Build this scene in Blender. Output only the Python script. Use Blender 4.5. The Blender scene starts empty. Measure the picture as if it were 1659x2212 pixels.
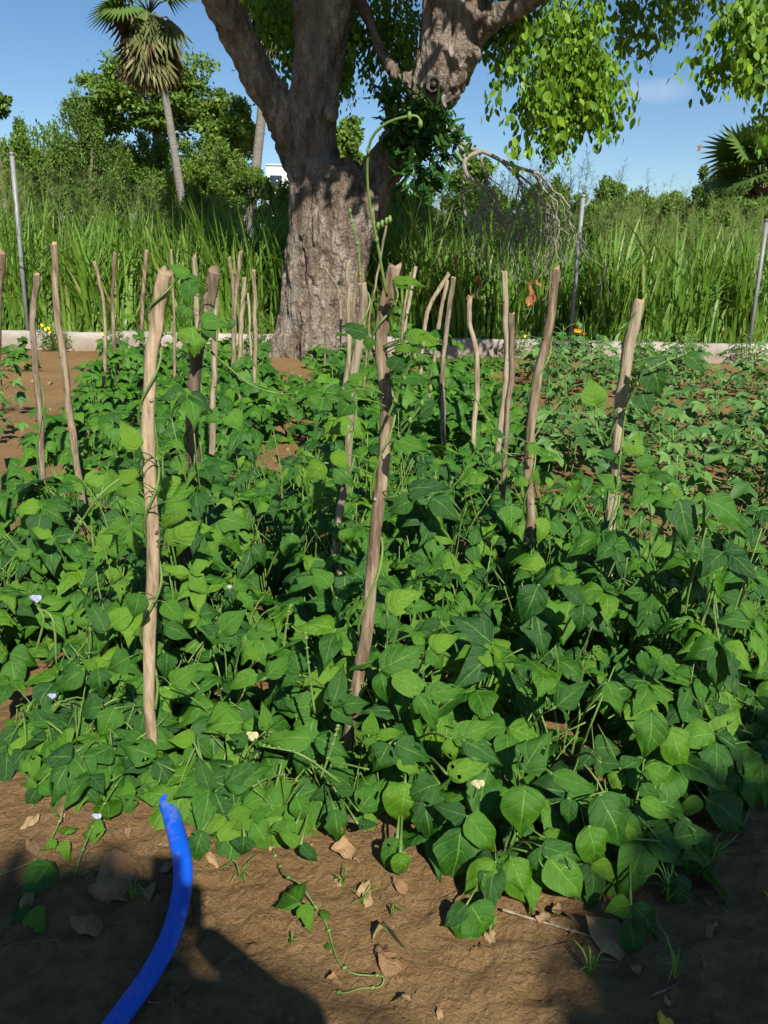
import bpy, math, random
import numpy as np
from mathutils import Vector, Matrix

R = math.radians
random.seed(7)
rng = np.random.default_rng(7)
S = bpy.context.scene
C = S.collection

# ------------------------------------------------------------------ camera
CAMH, PITCH, ROLL, FPX, CX, CY = 1.5, R(17.5), R(1.1), 1671.0, 829.5, 1106.0
cam = bpy.data.objects.new('camera', bpy.data.cameras.new('camera'))
C.objects.link(cam)
cam.data.sensor_fit = 'VERTICAL'
cam.data.sensor_height = 36.0
cam.data.lens = 36.0 * FPX / 2212.0
cam.data.clip_start = 0.02
cam.data.clip_end = 3000
cam.matrix_world = (Matrix.Translation((0, 0, CAMH)) @ Matrix.Rotation(R(90) - PITCH, 4, 'X')
                    @ Matrix.Rotation(ROLL, 4, 'Z'))
S.camera = cam
S.render.resolution_x, S.render.resolution_y = 768, 1024

# ------------------------------------------------------------------ light
SUN_EL, SUN_AZ = R(41), R(18)                 # sun behind the camera, a little to the right
SUN = Vector((math.sin(SUN_AZ) * math.cos(SUN_EL), -math.cos(SUN_AZ) * math.cos(SUN_EL), math.sin(SUN_EL)))
w = bpy.data.worlds.new('World')
S.world = w
w.use_nodes = True
nt = w.node_tree
bg = nt.nodes['Background']
bg.inputs['Strength'].default_value = 0.064
sky = nt.nodes.new('ShaderNodeTexSky')
sky.sky_type = 'NISHITA'
sky.sun_disc = False
sky.sun_elevation = SUN_EL
sky.sun_rotation = math.pi - SUN_AZ
sky.air_density = 1.0
sky.dust_density = 0.05
sky.ozone_density = 3.0
hs = nt.nodes.new('ShaderNodeHueSaturation'); hs.inputs['Saturation'].default_value = 1.16
nt.links.new(sky.outputs[0], hs.inputs['Color'])
CLOUDHOOK = hs
sun = bpy.data.objects.new('sun', bpy.data.lights.new('sun', 'SUN'))
C.objects.link(sun)
sun.data.energy = 5.0
sun.data.angle = R(0.6)
sun.data.color = (1.0, 0.94, 0.84)
sun.rotation_euler = SUN.to_track_quat('Z', 'Y').to_euler()
S.view_settings.view_transform = 'Standard'
S.view_settings.look = 'None'
S.view_settings.exposure = 0.80
S.view_settings.gamma = 1.0
S.view_settings.use_curve_mapping = False

# ------------------------------------------------------------------ geometry of rays
CAMROT = cam.matrix_world.to_3x3()
def ray(px, py):
    return CAMROT @ Vector(((px - CX) / FPX, -(py - CY) / FPX, -1.0))
def W(px, py, d):
    """point on the line of sight (px, py) at forward distance d metres"""
    r = ray(px, py)
    return Vector((0, 0, CAMH)) + r * (d / r.y)
def G(px, py, z=0.0):
    r = ray(px, py)
    return Vector((0, 0, CAMH)) + r * ((z - CAMH) / r.z)
def mpp(d, py=800):
    return d / FPX * 1.02

# the one small faint cloud, low in the northern sky
def _wn(t, ins=None, **kw):
    n_ = nt.nodes.new('ShaderNode' + t)
    for k_, v_ in kw.items(): setattr(n_, k_, v_)
    for k_, v_ in (ins or {}).items():
        if isinstance(v_, bpy.types.NodeSocket): nt.links.new(v_, n_.inputs[k_])
        else: n_.inputs[k_].default_value = v_
    return n_
cdir = ray(1420, 196).normalized(); crt = cdir.cross(Vector((0, 0, 1))).normalized(); cup = crt.cross(cdir)
wtc = _wn('TexCoord').outputs['Generated']
wns = _wn('TexNoise', {'Vector': wtc, 'Scale': 45.0, 'Detail': 5.0}).outputs[0]
dr_ = _wn('VectorMath', {0: wtc, 1: tuple(crt)}, operation='DOT_PRODUCT').outputs['Value']
du_ = _wn('VectorMath', {0: wtc, 1: tuple(cup)}, operation='DOT_PRODUCT').outputs['Value']
df_ = _wn('VectorMath', {0: wtc, 1: tuple(cdir)}, operation='DOT_PRODUCT').outputs['Value']
e1 = _wn('Math', {0: _wn('Math', {0: dr_, 1: 26.0}, operation='MULTIPLY').outputs[0], 1: 2.0}, operation='POWER').outputs[0]
e2 = _wn('Math', {0: _wn('Math', {0: du_, 1: 75.0}, operation='MULTIPLY').outputs[0], 1: 2.0}, operation='POWER').outputs[0]
er = _wn('Math', {0: _wn('Math', {0: e1, 1: e2}, operation='ADD').outputs[0], 1: _wn('Math', {0: wns, 1: 1.2}, operation='MULTIPLY').outputs[0]}, operation='ADD').outputs[0]
mr = _wn('MapRange', {0: er, 1: 2.0, 2: 0.3, 3: 0.0, 4: 0.22}, interpolation_type='SMOOTHSTEP').outputs[0]
mfr = _wn('Math', {0: mr, 1: _wn('Math', {0: df_, 1: 0.5}, operation='GREATER_THAN').outputs[0]}, operation='MULTIPLY').outputs[0]
cmx = _wn('MixRGB', {0: mfr, 1: CLOUDHOOK.outputs[0], 2: (9.0, 9.0, 10.0, 1)})
nt.links.new(cmx.outputs[0], bg.inputs[0])

# ------------------------------------------------------------------ noise
def _h(ix, iy, iz, seed):
    n = (ix * 374761393 + iy * 668265263 + iz * 2147483647 + seed * 144665) & 0xffffffff
    n = ((n ^ (n >> 13)) * 1274126177) & 0xffffffff
    n = (n ^ (n >> 16)) & 0xffff
    return n / 65535.0
def vnoise(x, y, z=None, seed=0):
    x = np.asarray(x, float); y = np.asarray(y, float)
    z = np.zeros_like(x) if z is None else np.asarray(z, float)
    ix, iy, iz = np.floor(x).astype(np.int64), np.floor(y).astype(np.int64), np.floor(z).astype(np.int64)
    fx, fy, fz = x - ix, y - iy, z - iz
    fx, fy, fz = [f * f * (3 - 2 * f) for f in (fx, fy, fz)]
    r = 0
    for a in (0, 1):
        for b in (0, 1):
            for c in (0, 1):
                wgt = (fx if a else 1 - fx) * (fy if b else 1 - fy) * (fz if c else 1 - fz)
                r = r + wgt * _h(ix + a, iy + b, iz * 7919 + c * 7919, seed)
    return r * 2 - 1
def fbm(x, y, z=None, o=4, seed=0):
    r, a, s = 0, 0.5, 1.0
    x = np.asarray(x, float); y = np.asarray(y, float)
    for k in range(o):
        r = r + a * vnoise(x * s, y * s, None if z is None else np.asarray(z) * s, seed + k)
        a *= 0.5; s *= 2.03
    return r

# ------------------------------------------------------------------ mesh helpers
def mesh(name, V, F, mats, uv=None, tint=None, smooth=True, midx=None):
    """F: list of arrays (n,3)/(n,4) or one array"""
    V = np.asarray(V, np.float32).reshape(-1, 3)
    if isinstance(F, np.ndarray): F = [F]
    F = [np.asarray(f, np.int32) for f in F if len(f)]
    me = bpy.data.meshes.new(name)
    me.vertices.add(len(V)); me.vertices.foreach_set('co', V.ravel())
    loops = np.concatenate([f.ravel() for f in F])
    tot = np.concatenate([np.full(len(f), f.shape[1], np.int32) for f in F])
    st = np.concatenate([[0], np.cumsum(tot)[:-1]]).astype(np.int32)
    me.loops.add(len(loops)); me.loops.foreach_set('vertex_index', loops)
    me.polygons.add(len(tot)); me.polygons.foreach_set('loop_start', st)
    if smooth: me.polygons.foreach_set('use_smooth', np.ones(len(tot), bool))
    if not isinstance(mats, (list, tuple)): mats = [mats]
    for m in mats: me.materials.append(m)
    if midx is not None: me.polygons.foreach_set('material_index', np.asarray(midx, np.int32))
    if uv is not None:
        l = me.uv_layers.new(name='uv')
        l.data.foreach_set('uv', np.asarray(uv, np.float32)[loops].ravel())
    if tint is not None:
        a = me.attributes.new('tint', 'FLOAT', 'POINT')
        a.data.foreach_set('value', np.asarray(tint, np.float32))
    me.update(calc_edges=True); me.validate()
    return me

class MB:
    """collects shapes and links them as ONE mesh object"""
    def __init__(s): s.V = []; s.F3 = []; s.F4 = []; s.U = []; s.T = []; s.n = 0
    def add(s, V, F, uv=None, tint=0.0):
        V = np.asarray(V, float).reshape(-1, 3); F = np.asarray(F, np.int64)
        (s.F3 if F.shape[1] == 3 else s.F4).append(F + s.n)
        s.V.append(V)
        s.U.append(np.zeros((len(V), 2)) if uv is None else np.asarray(uv))
        t = np.asarray(tint, float)
        s.T.append(np.full(len(V), float(t)) if t.ndim == 0 else t)
        s.n += len(V)
    def mesh(s, name, mat, smooth=True):
        F = []
        if s.F4: F.append(np.concatenate(s.F4))
        if s.F3: F.append(np.concatenate(s.F3))
        return mesh(name, np.concatenate(s.V), F, mat, np.concatenate(s.U), np.concatenate(s.T), smooth)
    def build(s, name, mat, parent=None, smooth=True):
        return link(name, s.mesh(name, mat, smooth), parent)

def link(name, me, parent=None, M=None):
    o = bpy.data.objects.new(name, me); C.objects.link(o)
    if parent is not None: o.parent = parent
    if M is not None: o.matrix_basis = M
    return o
def tag(o, label=None, cat=None, group=None, kind=None):
    if label: o['label'] = label
    if cat: o['category'] = cat
    if group: o['group'] = group
    if kind: o['kind'] = kind
    return o
def empty(name, loc, label=None, cat=None, group=None):
    o = bpy.data.objects.new(name, None); C.objects.link(o)
    o.empty_display_size = 0.1
    o.location = loc
    return tag(o, label, cat, group)

def smooth_path(P, n):
    """Catmull-Rom through P (k,m) -> n samples"""
    P = np.asarray(P, float)
    if len(P) < 3:
        t = np.linspace(0, 1, n)[:, None]
        return P[0] * (1 - t) + P[-1] * t
    Q = np.vstack([2 * P[0] - P[1], P, 2 * P[-1] - P[-2]])
    t = np.linspace(0, len(P) - 1 - 1e-6, n); i = t.astype(int); f = (t - i)[:, None]
    p0, p1, p2, p3 = Q[i], Q[i + 1], Q[i + 2], Q[i + 3]
    return 0.5 * ((2 * p1) + (-p0 + p2) * f + (2 * p0 - 5 * p1 + 4 * p2 - p3) * f ** 2 + (-p0 + 3 * p1 - 3 * p2 + p3) * f ** 3)

def tube(P, r, k=8, cap=True, flat=None, rough=0.0, seed=0):
    """returns V, F4, uv ; P (n,3), r (n,)"""
    P = np.asarray(P, float); n = len(P)
    r = np.broadcast_to(np.asarray(r, float), (n,))
    T = np.gradient(P, axis=0); T /= np.linalg.norm(T, axis=1)[:, None] + 1e-9
    ref = np.array([0.0, 1.0, 0.0]) if abs(T[0][1]) < 0.9 else np.array([1.0, 0, 0])
    A = np.zeros_like(P); a = ref
    for i in range(n):
        a = a - T[i] * np.dot(a, T[i]); a = a / (np.linalg.norm(a) + 1e-9); A[i] = a
    B = np.cross(T, A)
    th = np.linspace(0, 2 * np.pi, k, endpoint=False)
    fa, fb = (1, 1) if flat is None else flat
    rr = r[:, None] * np.ones((1, k))
    if rough:
        i_, j_ = np.meshgrid(np.arange(n), np.arange(k), indexing='ij')
        L = np.concatenate([[0], np.cumsum(np.linalg.norm(np.diff(P, axis=0), axis=1))])
        rr = rr * (1 + rough * fbm(np.cos(th)[None, :] * 1.6 + seed, np.sin(th)[None, :] * 1.6 + L[:, None] * 6, L[:, None] * 3 + 0 * rr, 3, seed))
    V = P[:, None, :] + rr[..., None] * (np.cos(th)[None, :, None] * A[:, None, :] * fa + np.sin(th)[None, :, None] * B[:, None, :] * fb)
    i, j = np.meshgrid(np.arange(n - 1), np.arange(k), indexing='ij')
    j2 = (j + 1) % k
    F = np.stack([i * k + j, i * k + j2, (i + 1) * k + j2, (i + 1) * k + j], -1).reshape(-1, 4)
    V = V.reshape(-1, 3)
    uv = np.stack([np.tile(np.abs(np.linspace(-1, 1, k)), n), np.repeat(np.linspace(0, 1, n), k)], -1)
    if cap:
        c0, c1 = len(V), len(V) + 1
        V = np.vstack([V, P[0], P[-1]]); uv = np.vstack([uv, [0.5, 0], [0.5, 1]])
        j = np.arange(k); j2 = (j + 1) % k
        # caps as thin quads split to keep one face type
        half = []
        for c, base in ((c0, 0), (c1, (n - 1) * k)):
            for q in range(0, k, 2):
                half.append([c, base + q, base + (q + 1) % k, base + (q + 2) % k] if c == c1 else [c, base + (q + 2) % k, base + (q + 1) % k, base + q])
        F = np.vstack([F, half])
    return V, F, uv

def frame(axis, nrm, loc, s=1.0):
    """matrix with local Y along axis, local Z near nrm"""
    y = Vector(axis).normalized(); z = Vector(nrm); z = (z - y * z.dot(y))
    if z.length < 1e-4: z = y.orthogonal()
    z.normalize(); x = y.cross(z)
    M = Matrix((x, y, z)).transposed().to_4x4()
    return Matrix.Translation(loc) @ M @ Matrix.Scale(s, 4)

# ------------------------------------------------------------------ materials
def mat(name):
    m = bpy.data.materials.new(name); m.use_nodes = True
    m.node_tree.nodes.clear()
    return m, m.node_tree
class N:
    def __init__(s, nt): s.nt = nt
    def __call__(s, t, ins=None, **kw):
        n = s.nt.nodes.new('ShaderNode' + t)
        for k, v in kw.items(): setattr(n, k, v)
        for k, v in (ins or {}).items():
            if isinstance(v, bpy.types.NodeSocket): s.nt.links.new(v, n.inputs[k])
            else: n.inputs[k].default_value = v
        return n
    def math(s, op, a, b=None, c=None, clamp=False):
        n = s.nt.nodes.new('ShaderNodeMath'); n.operation = op; n.use_clamp = clamp
        for i, v in enumerate((a, b, c)):
            if v is None: continue
            if isinstance(v, bpy.types.NodeSocket): s.nt.links.new(v, n.inputs[i])
            else: n.inputs[i].default_value = v
        return n.outputs[0]
    def mix(s, f, a, b, mode='MIX'):
        n = s.nt.nodes.new('ShaderNodeMix'); n.data_type = 'RGBA'; n.blend_type = mode
        for i, v in ((0, f), (6, a), (7, b)):
            if isinstance(v, bpy.types.NodeSocket): s.nt.links.new(v, n.inputs[i])
            else: n.inputs[i].default_value = v if i == 0 else (*v, 1)[:4]
        return n.outputs[2]
    def ramp(s, f, stops):
        n = s.nt.nodes.new('ShaderNodeValToRGB')
        s.nt.links.new(f, n.inputs[0]); e = n.color_ramp.elements
        e[0].position, e[0].color = stops[0][0], (*stops[0][1], 1)
        e[1].position, e[1].color = stops[-1][0], (*stops[-1][1], 1)
        for p, c in stops[1:-1]:
            q = e.new(p); q.color = (*c, 1)
        return n.outputs[0]
    def sstep(s, lo, hi, v):
        n = s.nt.nodes.new('ShaderNodeMapRange'); n.interpolation_type = 'SMOOTHSTEP'
        s.nt.links.new(v, n.inputs[0]); n.inputs[1].default_value = lo; n.inputs[2].default_value = hi
        return n.outputs[0]

def leaf_mat(name, stops, rough=0.42, trans=0.22, veins=5.0, bump=0.8, vein_col=None, spec=0.32, patch=14.0, tcol=None, spots=0.0):
    m, t = mat(name); n = N(t)
    uv = n('UVMap', uv_map='uv').outputs[0]
    sp = n('SeparateXYZ', {0: uv})
    oi = n('ObjectInfo')
    at = n('Attribute', attribute_name='tint').outputs['Fac']
    rnd = n.math('FRACT', n.math('ADD', oi.outputs['Random'], at))
    tc = n('TexCoord')
    ns = n('TexNoise', {'Vector': tc.outputs['Object'], 'Scale': patch, 'Detail': 3.0})
    f = n.math('ADD', n.math('MULTIPLY', rnd, 0.92), n.math('MULTIPLY', n.math('SUBTRACT', ns.outputs[0], 0.4), 0.5), clamp=True)
    col = n.ramp(f, stops)
    height = ns.outputs[0]
    if veins:
        u = n.math('ABSOLUTE', n.math('SUBTRACT', n.math('MULTIPLY', sp.outputs[0], 2.0), 1.0))
        vw = n('TexNoise', {'Vector': tc.outputs['Object'], 'Scale': 5.0, 'Detail': 2.0})
        tt = n.math('FRACT', n.math('ADD', n.math('SUBTRACT', n.math('MULTIPLY', n.math('POWER', sp.outputs[1], 0.85), veins), n.math('MULTIPLY', n.math('POWER', u, 1.25), 1.5)), n.math('MULTIPLY', vw.outputs[0], 0.9)))
        tri = n.math('ABSOLUTE', n.math('SUBTRACT', n.math('MULTIPLY', tt, 2.0), 1.0))   # 1 at a side vein
        lat = n.sstep(0.88, 1.0, tri)
        mid = n.math('SUBTRACT', 1.0, n.sstep(0.0, 0.06, u))
        vm = n.math('MAXIMUM', n.math('MULTIPLY', lat, 0.5), mid)
        vc = vein_col or (0.17, 0.36, 0.05)
        col = n.mix(n.math('MULTIPLY', vm, 0.6), col, vc)
        quilt = n.math('SUBTRACT', 1.0, n.math('POWER', tri, 4.0))
        fine = n('TexNoise', {'Vector': tc.outputs['Object'], 'Scale': patch * 9, 'Detail': 2.0})
        height = n.math('ADD', n.math('MULTIPLY', quilt, n.math('SUBTRACT', 1.0, mid)), n.math('MULTIPLY', fine.outputs[0], 1.1))
    if spots:
        ps = n('TexNoise', {'Vector': tc.outputs['Object'], 'Scale': 30.0, 'Detail': 2.0})
        gate = n.math('GREATER_THAN', rnd, 0.72)
        sm = n.math('MULTIPLY', n.sstep(0.66, 0.74, ps.outputs[0]), gate)
        col = n.mix(n.math('MULTIPLY', sm, spots), col, (0.32, 0.22, 0.07))
    geo = n('NewGeometry')
    back = n.mix(0.4, col, (0.10, 0.20, 0.05))
    col2 = n.mix(geo.outputs['Backfacing'], col, back)
    bp = n('Bump', {'Strength': bump, 'Distance': 0.0018, 'Height': height})
    p = n('BsdfPrincipled', {'Base Color': col2, 'Roughness': rough, 'Specular IOR Level': spec, 'Normal': bp.outputs[0]})
    tr = n('BsdfTranslucent', {'Color': n.mix(0.6, col, tcol or (0.22, 0.40, 0.02))})
    mx = n('MixShader', {0: trans, 1: p.outputs[0], 2: tr.outputs[0]})
    o = n('OutputMaterial', {0: mx.outputs[0]})
    return m

def solid_mat(name, stops, scale=8.0, rough=0.8, bump=0.3, dist=0.01, stretch=(1, 1, 1), spec=0.3, coord='Object', detail=6.0, extra=None):
    m, t = mat(name); n = N(t)
    tc = n('TexCoord')
    mp = n('Mapping', {'Vector': tc.outputs[coord], 'Scale': stretch})
    ns = n('TexNoise', {'Vector': mp.outputs[0], 'Scale': scale, 'Detail': detail, 'Roughness': 0.65})
    oi = n('ObjectInfo')
    at = n('Attribute', attribute_name='tint').outputs['Fac']
    f = n.math('ADD', ns.outputs[0], n.math('MULTIPLY', n.math('SUBTRACT', n.math('FRACT', n.math('ADD', oi.outputs['Random'], at)), 0.5), 0.22), clamp=True)
    col = n.ramp(f, stops)
    bp = n('Bump', {'Strength': bump, 'Distance': dist, 'Height': ns.outputs[0]})
    p = n('BsdfPrincipled', {'Base Color': col, 'Roughness': rough, 'Specular IOR Level': spec, 'Normal': bp.outputs[0]})
    n('OutputMaterial', {0: p.outputs[0]})
    return m

M_BEAN = leaf_mat('bean_leaf', [(0, (0.0085, 0.045, 0.00765)), (0.45, (0.02519, 0.09828, 0.005967)), (0.8, (0.04972, 0.1439, 0.00663)), (1, (0.09282, 0.1966, 0.007956))], rough=0.38, trans=0.16, spots=0.7)
M_YOUNG = leaf_mat('young_bean_leaf', [(0, (0.0702, 0.1872, 0.0156)), (1, (0.1326, 0.2652, 0.0234))], rough=0.30, trans=0.28, veins=5.0, bump=1.0)
M_MID = leaf_mat('small_bean_leaf', [(0, (0.01716, 0.0702, 0.00858)), (0.5, (0.03588, 0.117, 0.01092)), (1, (0.078, 0.1872, 0.0156))], rough=0.5, trans=0.22, veins=5, spec=0.22)
M_OKRA = leaf_mat('lobed_leaf', [(0, (0.03139, 0.09173, 0.02332)), (0.5, (0.061, 0.1485, 0.03229)), (1, (0.1076, 0.2184, 0.04933))], rough=0.55, trans=0.2, veins=0)
M_TREE = leaf_mat('tree_leaf', [(0, (0.04387, 0.1072, 0.0078)), (0.4, (0.1072, 0.2243, 0.00975)), (1, (0.2047, 0.3413, 0.01365))], spec=0.3, rough=0.48, trans=0.30, veins=0)
M_SHOOT = leaf_mat('shoot_leaf', [(0, (0.01404, 0.0546, 0.01092)), (1, (0.039, 0.117, 0.01716))], rough=0.35, trans=0.2, veins=0)
M_BG = leaf_mat('distant_leaf', [(0, (0.04387, 0.09828, 0.01201)), (0.5, (0.08775, 0.1638, 0.01716)), (1, (0.1658, 0.2434, 0.02746))], rough=0.6, trans=0.25, veins=0, bump=0.1)
M_BGL = leaf_mat('pale_distant_leaf', [(0, (0.0585, 0.117, 0.0156)), (0.5, (0.1014, 0.1794, 0.02184)), (1, (0.1638, 0.2496, 0.039))], rough=0.6, trans=0.3, veins=0, bump=0.1)
M_BGD = leaf_mat('dark_distant_leaf', [(0, (0.03276, 0.07605, 0.01201)), (0.5, (0.06115, 0.1268, 0.0163)), (1, (0.1092, 0.1876, 0.02402))], rough=0.55, trans=0.2, veins=0, bump=0.1)
M_GRASS = leaf_mat('grass_blade', [(0, (0.07605, 0.1673, 0.01825)), (0.55, (0.1318, 0.2535, 0.02839)), (0.88, (0.2231, 0.3448, 0.05577)), (1, (0.3853, 0.3549, 0.1622))], rough=0.45, trans=0.3, veins=0, bump=0.1)
M_SEED = leaf_mat('grass_panicle', [(0, (0.1248, 0.156, 0.0312)), (1, (0.2652, 0.273, 0.0936))], rough=0.8, trans=0.35, veins=0, bump=0.0)
M_STEM = solid_mat('green_stem', [(0.2, (0.0546, 0.117, 0.0195)), (0.8, (0.1482, 0.2262, 0.0546))], 20, 0.5, 0.1)
M_WOOD = solid_mat('stake_wood', [(0.34, (0.0936, 0.06201, 0.0358)), (0.45, (0.195, 0.1447, 0.09149)), (0.56, (0.2808, 0.2232, 0.1472)), (0.68, (0.3588, 0.3059, 0.2069))], 7.0, 0.85, 1.0, 0.010, (6, 6, 0.8))
M_WOODD = solid_mat('dark_stake_wood', [(0.34, (0.0546, 0.03473, 0.02228)), (0.5, (0.1482, 0.1075, 0.0716)), (0.68, (0.2808, 0.2398, 0.1711))], 7.0, 0.85, 1.0, 0.010, (6, 6, 0.8))
M_PALE = solid_mat('pale_stake_wood', [(0.32, (0.16, 0.11, 0.065)), (0.43, (0.30, 0.225, 0.14)), (0.56, (0.42, 0.33, 0.215)), (0.7, (0.50, 0.41, 0.28))], 6.0, 0.85, 1.0, 0.008, (5, 5, 0.9))
M_CUT = solid_mat('cut_wood', [(0.3, (0.17, 0.115, 0.065)), (0.7, (0.33, 0.24, 0.145))], 30.0, 0.85, 0.4, 0.003)
M_DEAD = solid_mat('dead_twig', [(0.3, (0.1299, 0.1181, 0.09742)), (0.7, (0.248, 0.2303, 0.2007))], 14.0, 0.9, 0.4, 0.004)
M_PALM = solid_mat('palm_bark', [(0.3, (0.09984, 0.0936, 0.08112)), (0.7, (0.1997, 0.1872, 0.1622))], 4.0, 0.9, 0.6, 0.03, (1, 1, 6))
M_STRAW = leaf_mat('dead_frond', [(0, (0.048, 0.02448, 0.01188)), (0.5, (0.128, 0.072, 0.0363)), (1, (0.272, 0.1872, 0.1122))], rough=0.85, trans=0.02, veins=0, bump=0.2, tcol=(0.2496, 0.1685, 0.07722))
M_FROND = leaf_mat('palm_frond', [(0, (0.039, 0.0702, 0.0195)), (0.6, (0.0858, 0.1326, 0.0273)), (1, (0.1716, 0.2106, 0.0468))], rough=0.5, trans=0.2, veins=0, bump=0.1)
M_BRANCH = solid_mat('branch_bark', [(0.3, (0.078, 0.0624, 0.0468)), (0.7, (0.1872, 0.156, 0.1209))], 8.0, 0.9, 0.5, 0.02)
M_METAL = solid_mat('galvanised_steel', [(0.3, (0.1326, 0.1404, 0.1482)), (0.7, (0.2106, 0.2184, 0.234))], 9.0, 0.5, 0.1, 0.002, spec=0.6)
M_DRY = leaf_mat('dry_leaf', [(0, (0.156, 0.078, 0.0351)), (0.5, (0.2652, 0.156, 0.0702)), (1, (0.3744, 0.2574, 0.1326))], rough=0.75, trans=0.08, veins=7, bump=0.7, vein_col=(0.3276, 0.2184, 0.1092), tcol=(0.39, 0.234, 0.078))
M_YELLOW = leaf_mat('yellow_leaf', [(0, (0.4836, 0.3276, 0.0234)), (1, (0.6084, 0.4524, 0.039))], rough=0.5, trans=0.15, veins=6, bump=0.5, vein_col=(0.624, 0.4836, 0.156), tcol=(0.624, 0.468, 0.078))
M_RUST = leaf_mat('withered_leaf', [(0, (0.1716, 0.0546, 0.0234)), (1, (0.2964, 0.1248, 0.0468))], rough=0.75, trans=0.1, veins=0, bump=0.7, tcol=(0.39, 0.156, 0.039))
def flat_mat(name, c, rough=0.6, trans=0):
    return solid_mat(name, [(0.2, tuple(x * 0.85 for x in c)), (0.8, c)], 20.0, rough, 0.1, 0.002)
M_LILAC = flat_mat('lilac_petal', (0.34, 0.33, 0.50))
M_CREAM = flat_mat('cream_petal', (0.42, 0.38, 0.20))
M_ORANGE = flat_mat('orange_petal', (0.85, 0.28, 0.01))
M_YPETAL = flat_mat('yellow_petal', (0.85, 0.60, 0.03))
M_WHITE = solid_mat('white_render', [(0.3, (0.68, 0.68, 0.66)), (0.7, (0.82, 0.82, 0.80))], 2.0, 0.8, 0.1)
M_DARKG = flat_mat('window_glass', (0.03, 0.04, 0.05), 0.15)
M_BROWN = flat_mat('brown_wing', (0.28, 0.13, 0.06))
M_CLOTH = flat_mat('grey_cloth', (0.22, 0.22, 0.25), 0.9)
M_SKIN = flat_mat('skin', (0.30, 0.17, 0.11), 0.6)
M_HAIR = flat_mat('black_hair', (0.02, 0.018, 0.016), 0.5)

# bark of the big tree
m, t = mat('thick_bark'); n = N(t); M_BARK = m
tc = n('TexCoord')
mp = n('Mapping', {'Vector': tc.outputs['Object'], 'Scale': (1, 1, 0.45)})
n1 = n('TexNoise', {'Vector': mp.outputs[0], 'Scale': 3.2, 'Detail': 8.0, 'Roughness': 0.7})
mp2 = n('Mapping', {'Vector': tc.outputs['Object'], 'Scale': (1, 1, 0.5)})
wv = n('TexNoise', {'Vector': mp2.outputs[0], 'Scale': 6.0, 'Detail': 3.0})
vv = n('MixRGB', {0: 0.30, 1: mp2.outputs[0], 2: wv.outputs['Color']})
vo = n('TexVoronoi', {'Vector': vv.outputs[0], 'Scale': 9.0}, feature='DISTANCE_TO_EDGE')
n2 = n('TexNoise', {'Vector': tc.outputs['Object'], 'Scale': 1.1, 'Detail': 4.0})
n3 = n('TexNoise', {'Vector': tc.outputs['Object'], 'Scale': 20.0, 'Detail': 5.0, 'Roughness': 0.7})
crack = n.sstep(0.0, 0.30, vo.outputs[0])
col = n.ramp(n1.outputs[0], [(0.36, (0.1051, 0.07817, 0.05881)), (0.5, (0.2627, 0.2097, 0.1622)), (0.64, (0.4377, 0.3908, 0.3245))])
col = n.mix(n.sstep(0.55, 0.72, n2.outputs[0]), col, (0.3152, 0.2956, 0.2586))
col = n.mix(n.math('MULTIPLY', n.math('SUBTRACT', 1.0, crack), 0.35), col, (0.09632, 0.0715, 0.0507))
col = n.mix(n.math('MULTIPLY', n.sstep(0.60, 0.68, n3.outputs[0]), 0.5), col, (0.4377, 0.4385, 0.4056))
h = n.math('ADD', n.math('MULTIPLY', crack, 0.35), n.math('ADD', n1.outputs[0], n.math('MULTIPLY', n3.outputs[0], 0.9)))
bp = n('Bump', {'Strength': 1.0, 'Distance': 0.10, 'Height': h})
p = n('BsdfPrincipled', {'Base Color': col, 'Roughness': 0.92, 'Specular IOR Level': 0.2, 'Normal': bp.outputs[0]})
n('OutputMaterial', {0: p.outputs[0]})

# soil
m, t = mat('soil'); n = N(t); M_SOIL = m
tc = n('TexCoord'); P_ = tc.outputs['Object']
a = n('TexNoise', {'Vector': P_, 'Scale': 0.7, 'Detail': 5.0})
b = n('TexNoise', {'Vector': P_, 'Scale': 9.0, 'Detail': 8.0, 'Roughness': 0.7})
c = n('TexNoise', {'Vector': P_, 'Scale': 90.0, 'Detail': 6.0, 'Roughness': 0.75})
wp = n('MixRGB', {0: 0.14, 1: P_, 2: b.outputs['Color']})
v = n('TexVoronoi', {'Vector': wp.outputs[0], 'Scale': 24.0}, feature='DISTANCE_TO_EDGE')
ck = n.math('MULTIPLY', n.math('SUBTRACT', 1.0, n.sstep(0.0, 0.05, v.outputs[0])), n.sstep(0.56, 0.68, b.outputs[0]))
peb = n('TexVoronoi', {'Vector': P_, 'Scale': 130.0})
col = n.ramp(a.outputs[0], [(0.3, (0.1915, 0.1081, 0.04229)), (0.55, (0.2504, 0.1525, 0.06506)), (0.75, (0.3143, 0.2076, 0.0976))])
col = n.mix(n.math('MULTIPLY', n.sstep(0.35, 0.7, b.outputs[0]), 0.5), col, (0.324, 0.2172, 0.1017))
col = n.mix(n.math('MULTIPLY', n.sstep(0.3, 0.55, c.outputs[0]), 0.25), (0.1669, 0.08688, 0.03659), col) if False else n.mix(n.math('MULTIPLY', n.math('SUBTRACT', 1.0, n.sstep(0.3, 0.52, c.outputs[0])), 0.45), col, (0.1669, 0.08688, 0.03904))
col = n.mix(n.math('MULTIPLY', ck, 0.6), col, (0.09821, 0.0531, 0.0244))
cl1 = n('TexVoronoi', {'Vector': wp.outputs[0], 'Scale': 55.0})
cl2 = n('TexVoronoi', {'Vector': wp.outputs[0], 'Scale': 21.0})
h = n.math('ADD', n.math('ADD', n.math('SUBTRACT', b.outputs[0], n.math('ADD', n.math('MULTIPLY', cl1.outputs[0], 0.55), n.math('MULTIPLY', cl2.outputs[0], 0.5))), n.math('MULTIPLY', c.outputs[0], 0.5)), n.math('MULTIPLY', ck, -0.5))
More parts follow.
